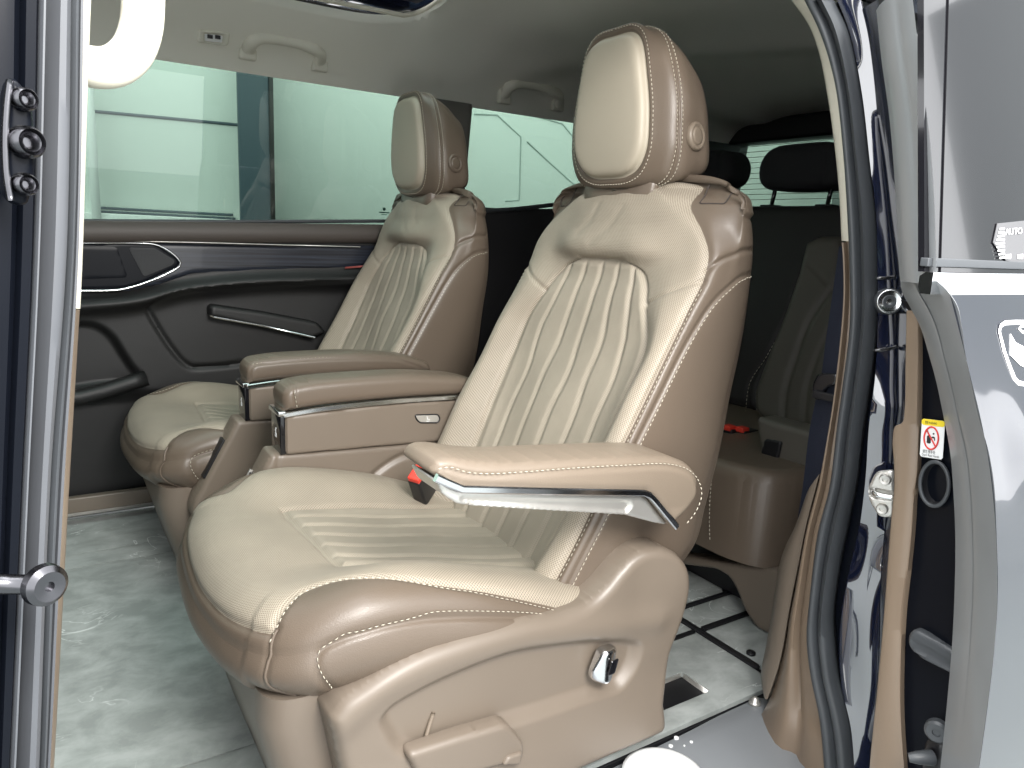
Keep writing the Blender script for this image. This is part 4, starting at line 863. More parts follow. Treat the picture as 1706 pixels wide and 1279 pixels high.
taL = [(1402, 404), (1404, 420), (1406, 486), (1402, 538), (1395, 606), (1387, 675), (1378, 727), (1365, 790), (1343, 875), (1325, 965), (1312, 1030), (1303, 1085), (1283, 1156), (1266, 1192), (1244, 1218)]
taR = [(1419, 404), (1420, 430), (1421, 490), (1419, 545), (1408, 641), (1399, 700), (1391, 760), (1386, 805), (1364, 896), (1353, 990), (1348, 1060), (1354, 1118), (1370, 1195), (1378, 1240), (1385, 1300)]
ribbon('pillar_lower_trim', pts(taL, x=.990), np.vstack([pts(taR[:-2], x=.968), pts([(1378, 1240)], x=.955), pts([(1385, 1310)], x=.95)]), [(0, -.01), (.10, .0), (.22, .009), (.36, .016), (.46, .013), (.54, .002), (.60, -.003), (.66, .004), (.8, .007), (1, .0)], (-1, -.3, 0), M['trimtan'], vb, 120, .02, 70)
inL = [(1340, 830), (1322, 878), (1304, 910), (1293, 938), (1280, 1025), (1272, 1070), (1265, 1111), (1268, 1133), (1276, 1146)]; inR = [(1365, 790), (1343, 875), (1330, 940), (1316, 1010), (1303, 1085), (1297, 1110), (1290, 1132), (1284, 1150), (1278, 1165)]
ribbon('pillar_inner_trim', pts(inL, x=1.03), pts(inR, x=.992), [(0, -.02), (.2, .004), (.5, .012), (.8, .008), (1, 0)], (-1, -.3, 0), M['plastic'], vb, 60, .02)
# painted jamb: a face turned to the open air and a strip turned into the car
jaL = [(1390, -10), (1414, 52), (1435, 155), (1449, 275), (1459, 360), (1461, 440), (1461, 538), (1457, 624), (1446, 710), (1440, 800), (1430, 880), (1413, 955), (1401, 1020), (1397, 1080), (1402, 1150), (1416, 1212), (1424, 1300)]
jaR = [(1432, -10), (1448, 60), (1456, 120), (1467, 241), (1477, 327), (1487, 430), (1490, 480), (1492, 560), (1492, 620), (1490, 700), (1484, 800), (1476, 880), (1470, 960), (1467, 1030), (1465, 1100), (1460, 1180), (1448, 1300)]
wob = lambda t, k: .0012*math.sin(t*41)*math.sin(k*3)+.004*math.exp(-((t-.50)/.018)**2)*k-.010*math.exp(-((t-.70)/.045)**2)*math.sin(math.pi*k)
ribbon('door_jamb', pts(jaL, x=.955), np.array([pt(p, x=.960+.012*min(1, max(0, (p[1]-60)/420))) for p in jaR]), [(0, -.003), (.04, .0), (.3, .0007), (.6, .0007), (.95, .0), (1, -.003)], (-.9, -.43, 0), M['jamb'], vb, 160, .02, 60, fn=wob, za=True)
jbR = [(p[0]+48, p[1]) for p in jaR]
ribbon('jamb_return', np.array([pt((p[0]-1, p[1]), x=.960+.012*min(1, max(0, (p[1]-60)/420))) for p in jaR]), pts(jbR, x=.93), fl, (-1, -.1, 0), M['paint'], vb, 100, .02, za=True)
ribbon('seal_gap', pts([(p[0]-8, p[1]) for p in sealR], x=.972), pts([(p[0]+22, p[1]) for p in sealR], x=.972), fl, (-1, -.3, 0), M['panelblack'], vb, 100, .01, za=True)
for ps in ([(1459, 464), (1476, 463), (1492, 461)], [(1457, 584), (1478, 582), (1495, 577)]):
    V, Fc = tube(np.array([pt(p, x=.958) for p in ps]), .0026, 8, (1, 0, 0)); mk('jamb_seam', V, Fc, M['gloss'], vb)
nj = np.array([-.75, -.65, .05]); c = pt((1481, 502), x=.955)
V, Fc = lathe([(.0, .004), (.003, .004), (.0045, .0065), (.008, .0068), (.0085, .004), (.0125, .0045), (.0135, .0015), (.0165, .002), (.0175, .0), (.0175, -.01)], c, nj, 28); mk('door_stop_socket', V, fix_out(V, Fc, c+np.array([.02, .02, 0])), M['rubber'], vb, sharp=35)
V, Fc = lathe([(.0132, .0050), (.0145, .0058), (.0158, .0050), (.0158, .0)], c, nj, 28); mk('socket_ring', V, Fc, M['chrome'], vb)
# latch striker
fs = (pt((1470, 822), x=.945), np.array([.35, -.93, 0])/np.linalg.norm([.35, -.93]), np.array([0, 0, 1.]), None); fs = (fs[0], fs[1], fs[2], np.cross(fs[1], fs[2]))
so = rpoly(pf([(1458, 787), (1489, 783), (1489, 862), (1465, 862), (1449, 836), (1445, 815)], fs), .006)
st_ = relief('striker', so, fs, M['alu'], vb, .008, .0025, .0018, recess=[(rpoly(pf([(1447, 813), (1489, 820), (1489, 833), (1450, 828)], fs), .003), .006, .004)])
for p in ((1475, 798), (1470, 847)):
    c = from2(pf([p], fs), fs, .002)[0]; V, Fc = lathe([(0, .0005), (.0028, .0005), (.0030, .003), (.0062, .0034), (.0075, .001), (.0078, -.002)], c, fs[3], 24); mk('screw', V, fix_out(V, Fc, c-fs[3]*.02), M['alu'], st_, sharp=35)
P2 = from2(pf([(1455, 818), (1460, 822), (1489, 828)], fs), fs, .004); P2[0] -= fs[3]*.008; V, Fc = tube(sm(P2, 14), .0036, 10, (0, 0, 1)); mk('striker_loop', V, Fc, M['chrome'], st_)
# ---- left edge of the doorway (front pillar)
rows = [0, 420, 800, 1279]
def col(name, a, b, y, m, prof, nd=(.35, -.94, 0), par=vb, y2=None, rr=rows):
    ext = lambda q: [(q[0]+(q[0]-q[1])*.35, rr[0]-150)]+[(x, r) for x, r in zip(q, rr)]+[(q[-1]+(q[-1]-q[-2])*.35, rr[-1]+150)]
    return ribbon(name, pts(ext(a), y=y), pts(ext(b), y=y2 or y), prof, nd, m, par, 60, .02)
col('front_pillar', (-60, -60, -66, -72), (67, 58, 40, 18), .425, M['panelblack'], [(0, .0), (.4, .004), (.6, .004), (.72, .0), (.76, .004), (.9, .004), (1, 0)], y2=.435)
col('pillar_bead', (66, 57, 39, 17), (75, 64, 46, 25), .432, M['pillarseal'], [(0, 0), (.3, .003), (.7, .003), (1, 0)])
col('front_seal', (73, 62, 45, 24), (122, 116, 87, 69), .455, M['pillarseal'], [(0, 0), (.08, .005), (.3, .009), (.55, .008), (.8, .004), (1, -.006)])
col('seal_groove', (119, 113, 85, 67), (132, 124, 98, 77), .475, M['rubber'], fl)
col('seal_lip', (127, 120, 95, 73), (139, 130, 107, 83), .485, M['pillarseal'], [(0, 0), (.3, .003), (.7, .003), (1, 0)])
V0 = [(137, 128.5, 127), (0, 420, 515)]
ribbon('front_pillar_trim', pts([(146, -150), (137, 0), (128.5, 420), (126.5, 514)], y=.53), pts([(162, -150), (152, 0), (138, 420), (134, 514)], y=.57), fl, (.3, -.95, 0), M['cream'], vb, 50)
ribbon('front_pillar_lower_trim', pts([(126.5, 516), (105, 800), (81, 1279), (72, 1430)], y=.53), pts([(133, 516), (116, 800), (90, 1279), (80, 1430)], y=.56), fl, (.3, -.95, 0), M['trimtan'], vb, 50)
# front latch bracket with its three cups
fl_ = (pt((34, 235), y=.400), np.array([.97, .22, 0]), np.array([0, 0, 1.]), None); fl_ = (fl_[0], fl_[1]/np.linalg.norm(fl_[1]), fl_[2], np.cross(fl_[1]/np.linalg.norm(fl_[1]), fl_[2]))
bo = rpoly(pf([(10, 150), (18, 126), (32, 132), (56, 165), (62, 235), (57, 320), (44, 346), (20, 336), (9, 320), (5, 235)], fl_), .006)
br = relief('latch_bracket', bo, fl_, M['panelblack'], vb, .010, .004, .002)
for p, s_ in (((38, 166), .72), ((41, 237), 1.0), ((39, 307), .72)):
    c = from2(pf([p], fl_), fl_, .001)[0]; k = .0056*s_; ax_ = fl_[3]*.85+fl_[1]*.2
    V, Fc = lathe([(0, .001), (k*.35, .001), (k*.5, .004*s_), (k*.72, .0055*s_), (k*.85, .004*s_), (k*1.0, .0062*s_), (k*1.22, .004*s_), (k*1.28, -.001)], c, ax_, 26); mk('latch_cup' if s_ == 1 else 'bolt', V, fix_out(V, Fc, c-fl_[3]*.02), M['dmetal'], br, sharp=45)
V, Fc = sweep(from2(sm(pf([(15, 134), (10, 175), (7, 235), (9, 290), (16, 334)], fl_), 24), fl_, .002), [(-.0014, -.001), (.0014, -.001), (.001, .0018), (-.001, .0018)], fl_[3]); mk('bracket_edge', V, Fc, M['dmetal'], br)
# lower roller rod
a, b = pt((-60, 972), y=.40), pt((66, 974), y=.40); V, Fc = tube([a, b], .0048, 14, (0, 0, 1)); rr_ = single(mk('roller_rod', V, Fc, M['dmetal']), 'horizontal metal rod with a bolt head at the left edge of the doorway', 'rod')
ax_ = np.array([.45, -.89, .05]); c = pt((77, 975), y=.392); V, Fc = lathe([(0, .0005), (.0022, .0005), (.0024, .003), (.0072, .0036), (.0098, .0012), (.0102, -.003), (.006, -.006)], c, ax_, 28); mk('bolt_head', V, fix_out(V, Fc, c+np.array([-.004, .009, 0])), M['dmetal'], rr_, sharp=40)
# ---- cream grab handle on the front pillar
hp = np.array([pt(p, y=yy) for p, yy in (((236, -130), .66), ((237, -70), .63), ((239, 0), .62), ((235, 48), .62), ((219, 88), .62), ((190, 110), .62), ((156, 112), .62), ((120, 103), .63))])
V, Fc = sweep(sm(hp, 40), circ(.0140, 16, 1.0), (0, -1, 0)); single(mk('pillar_handle', V, Fc, M['cream']), 'thick cream grab handle curving down from the front pillar', 'grab handle')
# ---- folding handles on the ceiling, hook plate
def roof_handle(ps, y, label):
    h = T('grab_handle', label, 'grab handle', pt(ps[3], y=y), 'ceiling grab handles'); n_ = len(ps)
    path = np.array([pt(p, y=y+(.030 if i in (0, n_-1) else .004 if i in (1, n_-2) else -.006)) for i, p in enumerate(ps)])
    V, Fc = sweep(sm(path, 40), circ(.0175, 14, .75), (0, -1, .3)); mk('grip', V, Fc, M['grip'], h)
    for i in (0, n_-1):
        d = np.array([0, .4, .4])*.02; V, Fc = box((0, 0, 0), (.021, .010, .022), .006); mk('mount', V+path[i]+[0, .004, .0], Fc, M['grip'], h)
M['grip'] = mat('handle_plastic', (.66, .64, .55), .5)
roof_handle([(413, 84), (419, 70), (432, 62), (455, 62), (490, 68), (518, 78), (533, 88), (533, 104)], 1.985, 'ceiling grab handle above the far door window, between the hook plate and the sunroof')
roof_handle([(841, 160), (848, 146), (858, 139), (875, 138), (900, 143), (921, 151), (932, 160), (930, 173)], 1.975, 'ceiling grab handle above the rear quarter window, behind the far seat')
ey_ = np.array([0, -.42, .907]); fh = (pt((360, 63), y=1.985), np.array([1., 0, 0]), ey_, np.cross([1., 0, 0], ey_))
hk = T('ceiling_plate', 'small pale hook plate set in the ceiling beside the grab handle', 'hook plate', fh[0])
relief('plate', rpoly(pf([(332, 50), (384, 54), (380, 77), (330, 71)], fh), .006), fh, M['grip'], hk, .02, .003, .003, recess=[(rpoly(pf([(340, 55), (374, 58), (372, 74), (340, 70)], fh), .003), .006, .004)])
relief('lens', rpoly(pf([(341, 57), (372, 60), (371, 72), (342, 69)], fh), .003), (fh[0]+fh[3]*-.004, fh[1], fh[2], fh[3]), M['white'], hk, .004, .002, .002)
for p in ((350, 61), (363, 62)): V, Fc = box(from2(pf([p], fh), fh, -.001)[0], (.006, .003, .004), .001); mk('clip', V, Fc, M['black'], hk)
# ---- rear seat belt hanging by the pillar
sb = T('seat_belt', 'dark navy seat belt hanging along the tan rear pillar trim', 'seat belt', pt((1360, 700), x=1.02))
ribbon('webbing', pts([(1398, 410), (1393, 445), (1385, 503), (1375, 572), (1369, 620), (1357, 675), (1347, 727), (1338, 805), (1327, 875), (1316, 950), (1309, 1022)], x=1.03), pts([(1420, 410), (1420, 445), (1418, 503), (1414, 572), (1408, 620), (1399, 675), (1389, 727), (1372, 805), (1352, 875), (1330, 960), (1314, 1022)], x=1.02), fl, (-1, -.2, 0), M['web'], sb, 60, .0015)
tg_ = relief('tongue', rpoly(pf([(1352, 640), (1362, 622), (1394, 622), (1392, 640), (1374, 646), (1366, 668), (1354, 664)], YZ(1.012)), .006), YZ(1.012), M['gloss'], sb, .008, .003, .002)
V, Fc = box(pt((1374, 660), x=1.008), (.003, .020, .006), .002); mk('belt_loop', V, Fc, M['black'], sb)

# ------------------------------------------------------------------ the sliding door, pushed back
sd = T('sliding_door', 'open navy sliding door pushed back, seen along its front edge', 'door', (.9, .36, 0))
tnL = [(1509, 517), (1508, 560), (1507, 606), (1505, 689), (1502, 704), (1489, 711), (1486, 730), (1488, 778), (1488, 815), (1484, 856), (1478, 931), (1471, 1025), (1461, 1137), (1450, 1250), (1445, 1310)]
tnR = [(1529, 520), (1531, 560), (1531, 606), (1529, 692), (1529, 704), (1529, 715), (1528, 744), (1526, 790), (1522, 820), (1517, 890), (1511, 950), (1503, 1020), (1499, 1110), (1499, 1190), (1507, 1310)]
ribbon('inner_trim', pts(tnL, x=.80), pts(tnR, x=.80), [(0, -.002), (.08, .0), (.5, .001), (.92, 0), (1, -.002)], (-1, -.1, 0), M['trimtan'], sd, 150, .03, straight=False)
bkL = [(1500, 500), (1520, 530), (1520, 606), (1518, 692), (1515, 760), (1510, 840), (1500, 950), (1490, 1060), (1485, 1175), (1490, 1310)]
bkR = [(1535, 506), (1552, 545), (1570, 624), (1584, 692), (1600, 765), (1606, 850), (1610, 920), (1606, 1062), (1596, 1175), (1584, 1310)]
ribbon('door_edge', pts(bkL, x=.815), pts(bkR, x=.800), [(0, 0), (.5, .0), (1, 0)], (-1, -.1, 0), M['panelblack'], sd, 80, .02)
gL1 = [(1461, -30), (1466, 10), (1474, 86), (1488, 189), (1498, 310), (1504, 440), (1507, 476)]; gR1 = [(1517, -30), (1522, 10), (1533, 103), (1550, 241), (1557, 344), (1560, 440), (1563, 476)]
ribbon('window_frame', pts(gL1, x=.745), pts(gR1, x=.705), [(0, -.004), (.06, .004), (.25, .007), (.42, .004), (.5, .001), (.58, .004), (.8, .005), (1, 0)], (-.75, -.65, 0), M['greyseal'], sd, 90, .02, 60, za=True)
gL2 = [(1507, 470), (1510, 488), (1523, 513), (1541, 548), (1557, 600), (1568, 640), (1579, 692), (1592, 761), (1597, 820), (1601, 912), (1597, 1062), (1588, 1175), (1574, 1310)]
gR2 = [(1563, 468), (1580, 484), (1597, 510), (1604, 545), (1610, 590), (1618, 632), (1631, 692), (1648, 750), (1658, 810), (1662, 894), (1664, 987), (1658, 1081), (1647, 1175), (1628, 1310)]
ribbon('door_seal', pts(gL2, x=.765), pts(gR2, x=.700), [(0, -.006), (.05, .004), (.18, .009), (.30, .005), (.345, -.004), (.38, .002), (.5, .004), (.9, .003), (.97, .001), (1, -.003)], (-.75, -.65, 0), M['greyseal'], sd, 120, .02, 60)
# outer skin, swept back from that edge
zk = [-.25, .0, .20, .35, .50, .62, .69, .745]
edge = pts(gR2, x=.703); yk = np.interp(zk, edge[::-1, 2], edge[::-1, 1])
yk[0] = yk[2]+.01 if zk[0] < edge[:, 2].min() else yk[0]; yk[1] = yk[2]
zz = np.linspace(-.25, .745, 70); xx = np.concatenate([np.linspace(.701, .80, 24), np.linspace(.83, 1.75, 24)])
ye = crv(zk, yk, zz); G = np.array([[(x, ye[i]-.010*math.sin((zz[i]+.1)*3.2)*sst(.7, 1.1, x)-.006*math.exp(-((zz[i]-.60)/.03)**2)*sst(.72, .78, x), zz[i]) for x in xx] for i in range(70)])
V = G.reshape(-1, 3); n = len(V); F1 = grid_faces(70, 48); V = np.vstack([V, V+[.03, .012, 0]]); cnt = {(a, b) for q in F1 for a, b in zip(q, q[1:]+q[:1])}
Fc = F1+[tuple(i+n for i in q[::-1]) for q in F1]+[(b, a, a+n, b+n) for a, b in cnt if (b, a) not in cnt]
pa = V[list(F1[500])]; nn = np.cross(pa[1]-pa[0], pa[2]-pa[0])
if nn[1] > 0: Fc = [q[::-1] for q in Fc]
mk('door_skin', V, Fc, M['paint'], sd, sharp=60)
yb_ = float(np.interp(.77, edge[::-1, 2], edge[::-1, 1]))
yw = lambda z: yb_+.016+.16*(z-.79)
def wslab(name, x0, x1, z0, z1, m, off=0.0, th=.006, par=sd, sk=0.0):
    V = [(x+(sk*(z-z0)), yw(z)+off+d, z) for x in (x0, x1) for z in (z0, z1) for d in (0, th)]
    return mk(name, V, [(0, 2, 3, 1), (4, 5, 7, 6), (0, 4, 6, 2), (1, 3, 7, 5), (0, 1, 5, 4), (2, 6, 7, 3)], M[m], par, False)
def pane(name, xa, xb, m, off):
    V = [(x, yw(z)+off+d, z) for (x, z) in ((xa(.764), .764), (xa(1.16), 1.16), (xb(.764), .764), (xb(1.16), 1.16)) for d in (0, .006)]
    return mk(name, V, [(0, 2, 3, 1), (4, 5, 7, 6), (0, 4, 6, 2), (1, 3, 7, 5), (0, 1, 5, 4), (2, 6, 7, 3)], M[m], sd, False)
dv = lambda z: .729+.058*(z-.774)
pane('corner_glass', lambda z: .702, lambda z: dv(z)-.0012, 'gloss', .0015); pane('window_glass', dv, lambda z: 1.75, 'gloss', 0)
V, Fc = sweep(np.array([(.697, yb_+.006, .754), (.75, yb_+.002, .754), (1.7, yb_-.006, .762)]), [(-.004, -.010), (.006, -.010), (.009, -.004), (.009, .006), (.004, .010), (-.004, .010)], (0, 0, 1)); mk('chrome_strip', V, Fc, M['chrome'], sd, sharp=30)
V, Fc = box((1.2, yb_+.014, .773), (.5, .004, .004), .001); mk('glass_seal', V, Fc, M['rubber'], sd)
# warning sticker on the door edge
q = np.array([pt(p, x=.7995) for p in ((1536, 697), (1574, 703), (1570, 766), (1532, 760))]); so_ = q[3]; sx, sy_ = q[2]-q[3], q[0]-q[3]; wS, hS = np.linalg.norm(sx), np.linalg.norm(sy_); sx, sy_ = sx/wS, sy_/hS; sn = np.cross(sx, sy_); sn = sn if sn[0] < 0 else -sn
fS = (so_, sx, sy_, sn)
stk = relief('warning_sticker', rpoly([(0, 0), (wS, 0), (wS, hS), (0, hS)], .002), fS, M['white'], sd, .0008, .0002, .002, label='white and yellow warning sticker with a red prohibition sign')
def flat(name, o, m, h, par=stk): o = np.asarray(o); return mk(name, from2(o, fS, h), [tuple(range(len(o)))], M[m], par, False)
relief('sticker_band', rpoly([(0, hS*.84), (wS, hS*.84), (wS, hS), (0, hS)], .0015), fS if False else (so_+sn*.0003, sx, sy_, sn), M['yellow'], stk, .0004, .0001, .002)
cx, cy, rx, ry = wS*.47, hS*.52, wS*.31, hS*.29
an = np.linspace(0, 2*math.pi, 40, endpoint=False); rp = np.stack([cx+rx*np.cos(an), cy+ry*np.sin(an)], 1)
V, Fc = tube(from2(rp, fS, .0006), .0009, 6, sn, True); mk('prohibition_ring', V, Fc, M['redink'], stk)
V, Fc = tube(from2(np.array([(cx-rx*.7, cy+ry*.7), (cx+rx*.7, cy-ry*.7)]), fS, .0009), .0008, 6, sn); mk('prohibition_bar', V, Fc, M['redink'], stk)
def thin(o, m, h, nm): return relief(nm, np.asarray(o, float), (so_+sn*h, sx, sy_, sn), M[m], stk, .0003, 0, .0012)
thin([(cx-rx*.62, cy-ry*.5), (cx-rx*.05, cy-ry*.5), (cx-rx*.05, cy+ry*.22), (cx-rx*.62, cy+ry*.22)], 'ink', .0004, 'pictogram_box')
thin([(cx+rx*.0, cy+ry*.15), (cx+rx*.45, cy+ry*.18), (cx+rx*.62, cy-ry*.25), (cx+rx*.5, cy-ry*.3), (cx+rx*.36, cy+ry*.02), (cx, cy+ry*.02)], 'ink', .0005, 'pictogram_arm')
V, Fc = lathe([(0, .0006), (rx*.12, .0006), (rx*.12, 0)], from2(np.array([(cx+rx*.28, cy+ry*.42)]), fS)[0], sn, 10); mk('pictogram_head', V, Fc, M['ink'], stk, False)
def text(s, o, ex, ey, en, h, m, par, nm, sx_=1.0):
    cu = bpy.data.curves.new(nm, 'FONT'); cu.body = s; cu.size = 1.0; cu.extrude = .01; ob = bpy.data.objects.new(nm, cu); COL.objects.link(ob)
    me = bpy.data.meshes.new_from_object(ob.evaluated_get(bpy.context.evaluated_depsgraph_get())); V = np.array([v.co[:] for v in me.vertices]); Fc = [tuple(p.vertices) for p in me.polygons]
    bpy.data.objects.remove(ob); bpy.data.curves.remove(cu); bpy.data.meshes.remove(me)
    if not len(V): return None
    return mk(nm, np.asarray(o)+np.outer(V[:, 0]*h*sx_, ex)+np.outer(V[:, 1]*h, ey)+np.outer(V[:, 2]*h*.5, en), Fc, M[m], par, False)
text('Don\'t Rest Hands', from2(np.array([(wS*.10, hS*.035)]), fS, .0003)[0], sx, sy_, sn, hS*.085, 'ink', stk, 'lettering', wS*.80/(hS*.085*7.6))
text('请勿 放手处', from2(np.array([(wS*.12, hS*.12)]), fS, .0003)[0], sx, sy_, sn, hS*.10, 'ink', stk, 'lettering', .62)
text('警告 WARNING', from2(np.array([(wS*.16, hS*.885)]), fS, .0006)[0], sx, sy_, sn, hS*.085, 'ink', stk, 'lettering', .50)
# round socket, lever, screws and buffer on the door edge
e_ = np.array([pt((1557+24*math.cos(a), 806+37*math.sin(a)), x=.8) for a in an]); V, Fc = tube(e_, .0022, 8, (1, 0, 0), True); skt = mk('socket_rim', V, Fc, M['rubber'], sd)
cE = e_.mean(0); V = np.vstack([e_, cE+(e_-cE)*.86+[.004, 0, 0], cE+(e_-cE)*.8+[.012, 0, 0]]); mk('socket_cup', V, fix_out(V, grid_faces(3, 40, False, True), cE+np.array([.05, 0, 0]))+[tuple(range(80, 120))], M['black'], skt)
fe = YZ(.795)
relief('guide_arm', rpoly(pf([(1521, 1047), (1594, 1088), (1592, 1128), (1540, 1102), (1513, 1080), (1510, 1062)], fe), .006), fe, M['rubber'], sd, .012, .004, .003, recess=[(rpoly(pf([(1516, 1064), (1592, 1104), (1592, 1121), (1514, 1078)], fe), .003), .003, .003)])
c = pt((1561, 1219), x=.79); V, Fc = lathe([(0, .001), (.004, .001), (.0045, .003), (.010, .0035), (.0125, .001), (.0128, -.006)], c, (-1, -.3, 0), 26); mk('screw', V, fix_out(V, Fc, c+np.array([.02, 0, 0])), M['rubber'], sd, sharp=40)
relief('buffer_bracket', rpoly(pf([(1545, 1230), (1575, 1238), (1572, 1300), (1534, 1300), (1536, 1245)], fe), .006), fe, M['black'], sd, .02, .005, .004)
V, Fc = sweep([pt((1514, 1262), x=.77), pt((1528, 1262), x=.775), pt((1552, 1262), x=.79)], circ(.0085, 16), (0, 0, 1), scale=[.55, .8, 1.0]); mk('rubber_buffer', V, Fc, M['rubber'], sd, sharp=50)
# decals on the outer skin and glass
def decal(ps, m, nm, off, par=sd, y0=None):
    P3 = []
    for p in ps:
        Y = yw(.8) if y0 is None else y0
        for _ in range(6):
            w = pt(p, y=Y); Y = (yw(w[2]) if w[2] > .762 else float(crv(zk, yk, w[2]))-.010*math.sin((w[2]+.1)*3.2)*float(sst(.7, 1.1, w[0]))-.006*math.exp(-((w[2]-.60)/.03)**2)*float(sst(.72, .78, w[0])))-off
        P3.append(w)
    return np.array(P3)
def decal_poly(ps, m, nm, off=.0008):
    P3 = decal(ps, m, nm, off); c = P3.mean(0); n = len(P3); V = np.vstack([P3, P3+[0, .0006, 0]])
    return mk(nm, V, fix_out(V, [tuple(range(n)), tuple(range(n, 2*n))[::-1]]+[(i, (i+1) % n, (i+1) % n+n, i+n) for i in range(n)], c), M[m], sd, False)
def decal_line(ps, w, m, nm, cl=False):
    V, Fc = sweep(decal(ps, m, nm, .0006), [(-w, 0), (w, 0), (w*.8, .0005), (-w*.8, .0005)], (0, -1, 0), cl); mk(nm, V, Fc, M[m], sd, False)
decal_poly([(1662, 372), (1720, 366), (1720, 440), (1676, 434), (1655, 404)], 'greyprint', 'glass_decal', .0015)
for k in range(9): decal_line([(1663+abs(k-3.5)*1.2, 380+k*6), (1675, 380+k*6)], .0006, 'white', 'decal_stripe') if False else decal_poly([(1660+abs(k-4)*1.5, 380+k*6), (1674, 379+k*6), (1674, 382+k*6), (1660+abs(k-4)*1.5, 383+k*6)], 'white', 'decal_stripe', .0026)
o1, o2, o3 = [decal([p], None, None, .0027)[0] for p in ((1675, 391), (1703, 389), (1675, 379))]
e1, e2 = o2-o1, o3-o1; text('AUTO', o1, e1/np.linalg.norm(e1), e2/np.linalg.norm(e2), np.array([0, -1., 0]), np.linalg.norm(e2)*1.25, 'white', sd, 'lettering', np.linalg.norm(e1)/(np.linalg.norm(e2)*1.25*2.75))
for a in (1676, 1696): decal_poly([(a, 424), (a+9, 423), (a+8, 431), (a, 431)], 'white', 'decal_mark', .0026)
decal_line([(1706+14, 537), (1690, 537), (1674, 538), (1667, 543), (1665, 552), (1673, 585), (1682, 610), (1690, 630), (1697, 638), (1720, 642)], .0024, 'white', 'shield_outline')
decal_poly([(1684, 556), (1692, 570), (1720, 585), (1720, 618), (1700, 608), (1684, 592)], 'white', 'shield_mark')
decal_line([(1720, 542), (1702, 543), (1697, 548), (1704, 553), (1720, 556)], .0016, 'white', 'shield_letter')

# ------------------------------------------------------------------ rest of the near body side
def bslab(name, x0, x1, lo, hi, m, par, th=.05):
    (y0, z0), (y1, z1) = lo, hi
    V = [(x, y+d, z) for x in (x0, x1) for (y, z) in ((y0, z0), (y1, z1)) for d in (0, th)]
    return mk(name, V, [(0, 2, 3, 1), (4, 5, 7, 6), (0, 4, 6, 2), (1, 3, 7, 5), (0, 1, 5, 4), (2, 6, 7, 3)], M[m], par, False)
bslab('rear_side_panel', 1.035, 2.42, (.60, -.30), (.60, .80), 'paint', vb, .06); bslab('rear_side_trim', 1.04, 2.40, (.665, .02), (.665, .80), 'trimtan', vb, .02)
bslab('rear_side_glass', 1.035, 2.42, (.63, .80), (.72, 1.14), 'gloss', vb, .006); bslab('roof_rail', -1.6, 2.42, (.70, 1.14), (.80, 1.36), 'paint', vb, .04)
fdn = T('front_door', 'closed navy front door ahead of the doorway', 'door', (-.6, .44, 0))
bslab('door_skin', -1.35, -.055, (.40, -.30), (.42, .78), 'paint', fdn, .03); bslab('window_glass', -1.35, -.03, (.43, .78), (.56, 1.15), 'cabglass', fdn, .006); bslab('inner_panel', -1.35, -.06, (.50, .02), (.50, .76), 'darkleather', fdn, .02)
fs_ = T('front_light_block', 'unseen dark slab in place of the front seats, added to block light', 'seat', (-.55, 1.3, 0))  # unseen slab added to keep light from the front out of the cabin
V, Fc = box((-.72, 1.35, .56), (.07, .80, .56), .03); mk('block_slab', V, Fc, M['darkleather'], fs_)
for c, h in (((.4, .86, 1.40), (1.6, .14, .012)), ((.4, 2.02, 1.37), (1.6, .085, .075)), ((1.7, 1.4, 1.42), (.70, .8, .012)), ((-.80, 1.4, 1.42), (.28, .8, .012))):
    V, Fc = box(c, h, .004); mk('roof_panel', V, Fc, M['paint'], vb, sharp=40)
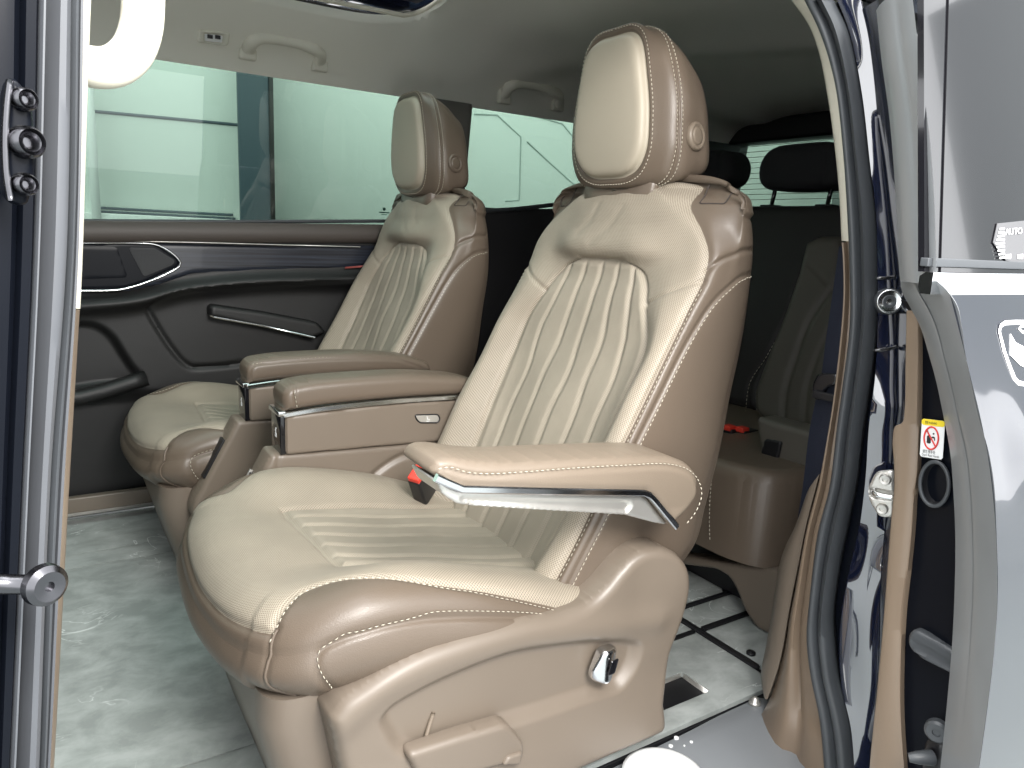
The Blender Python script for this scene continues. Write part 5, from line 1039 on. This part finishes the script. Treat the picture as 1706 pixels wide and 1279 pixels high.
# ------------------------------------------------------------------ outside
V, Fc = box((1, 4, -.47), (14, 14, .05)); single(mk('ground', V, Fc, M['ground']), 'smooth grey ground outside the van', None, kind='structure')
yw_ = 3.9
sw_ = T('showroom_wall', 'white wall outside seen through the green windows', 'wall', (2, yw_, 0))
V, Fc = box((3.4, yw_+.1, 1.4), (4.6, .1, 1.85)); mk('wall_face', V, Fc, M['wallwhite'], sw_)
x0 = pt((146, 200), y=yw_)[0]
V, Fc = box(((pt((455, 240), y=yw_)[0]-2.5)/2+.2, yw_+.02, 1.4), (1.4, .09, 1.85)); 
def joint(ps, r=.006, m='column'): V, Fc = tube(np.array([pt(p, y=yw_-.002) for p in ps]), r, 6, (0, 1, 0)); mk('wall_joint', V, Fc, M[m], sw_)
joint([(120, 182), (155, 185), (400, 208)], .007); joint([(165, 346), (388, 358)], .006); joint([(165, 352), (392, 364)], .005)
V, Fc = box(pt((154, 262), y=yw_-.06)-[0, 0, -.2], (.018, .03, .9)); mk('wall_post', V, Fc, M['white'], sw_)
V, Fc = box((pt((270, 372), y=yw_)[0], yw_-.03, pt((270, 358), y=yw_)[2]-.03), (.36, .04, .025), .004); mk('wall_ledge', V, Fc, M['white'], sw_)
grey = mat('pale_joint', (.42, .48, .46), .7); M['pale'] = grey
for ps in ([(790, 190), (828, 191), (868, 228), (865, 333), (842, 335)], [(878, 236), (915, 270), (962, 312)], [(868, 186), (937, 206), (960, 234)]): joint(ps, .0045, 'pale')
a, b = pt((398, 240), y=yw_-.25), pt((456, 240), y=yw_-.25); cm = T('steel_column', 'blue grey steel column standing against the white wall outside', 'column', ((a[0]+b[0])/2, yw_-.15, -.42))
w_ = b[0]-a[0]
V, Fc = box(((a[0]+b[0])/2, yw_-.24, 1.4), (w_/2, .01, 1.85), .002); mk('flange', V, Fc, M['column'], cm); V, Fc = box(((a[0]+b[0])/2, yw_-.13, 1.4), (.006, .10, 1.85)); mk('web', V, Fc, M['column'], cm); V, Fc = box((b[0]-.010, yw_-.255, 1.4), (.010, .004, 1.85), .001); mk('edge_trim', V, Fc, M['black'], cm)
V, Fc = box((5.6, 1.0, 1.4), (.1, 2.8, 1.85)); rw = single(mk('rear_wall', V, Fc, M['greywall']), 'grey wall behind the van seen through the rear window', 'wall')
V, Fc = box((5.2, 2.75, 1.4), (.12, .16, 1.85), .01); single(mk('beige_post', V, Fc, mat('beige_paint', (.45, .42, .32), .6)), 'beige post behind the rear window', 'post')
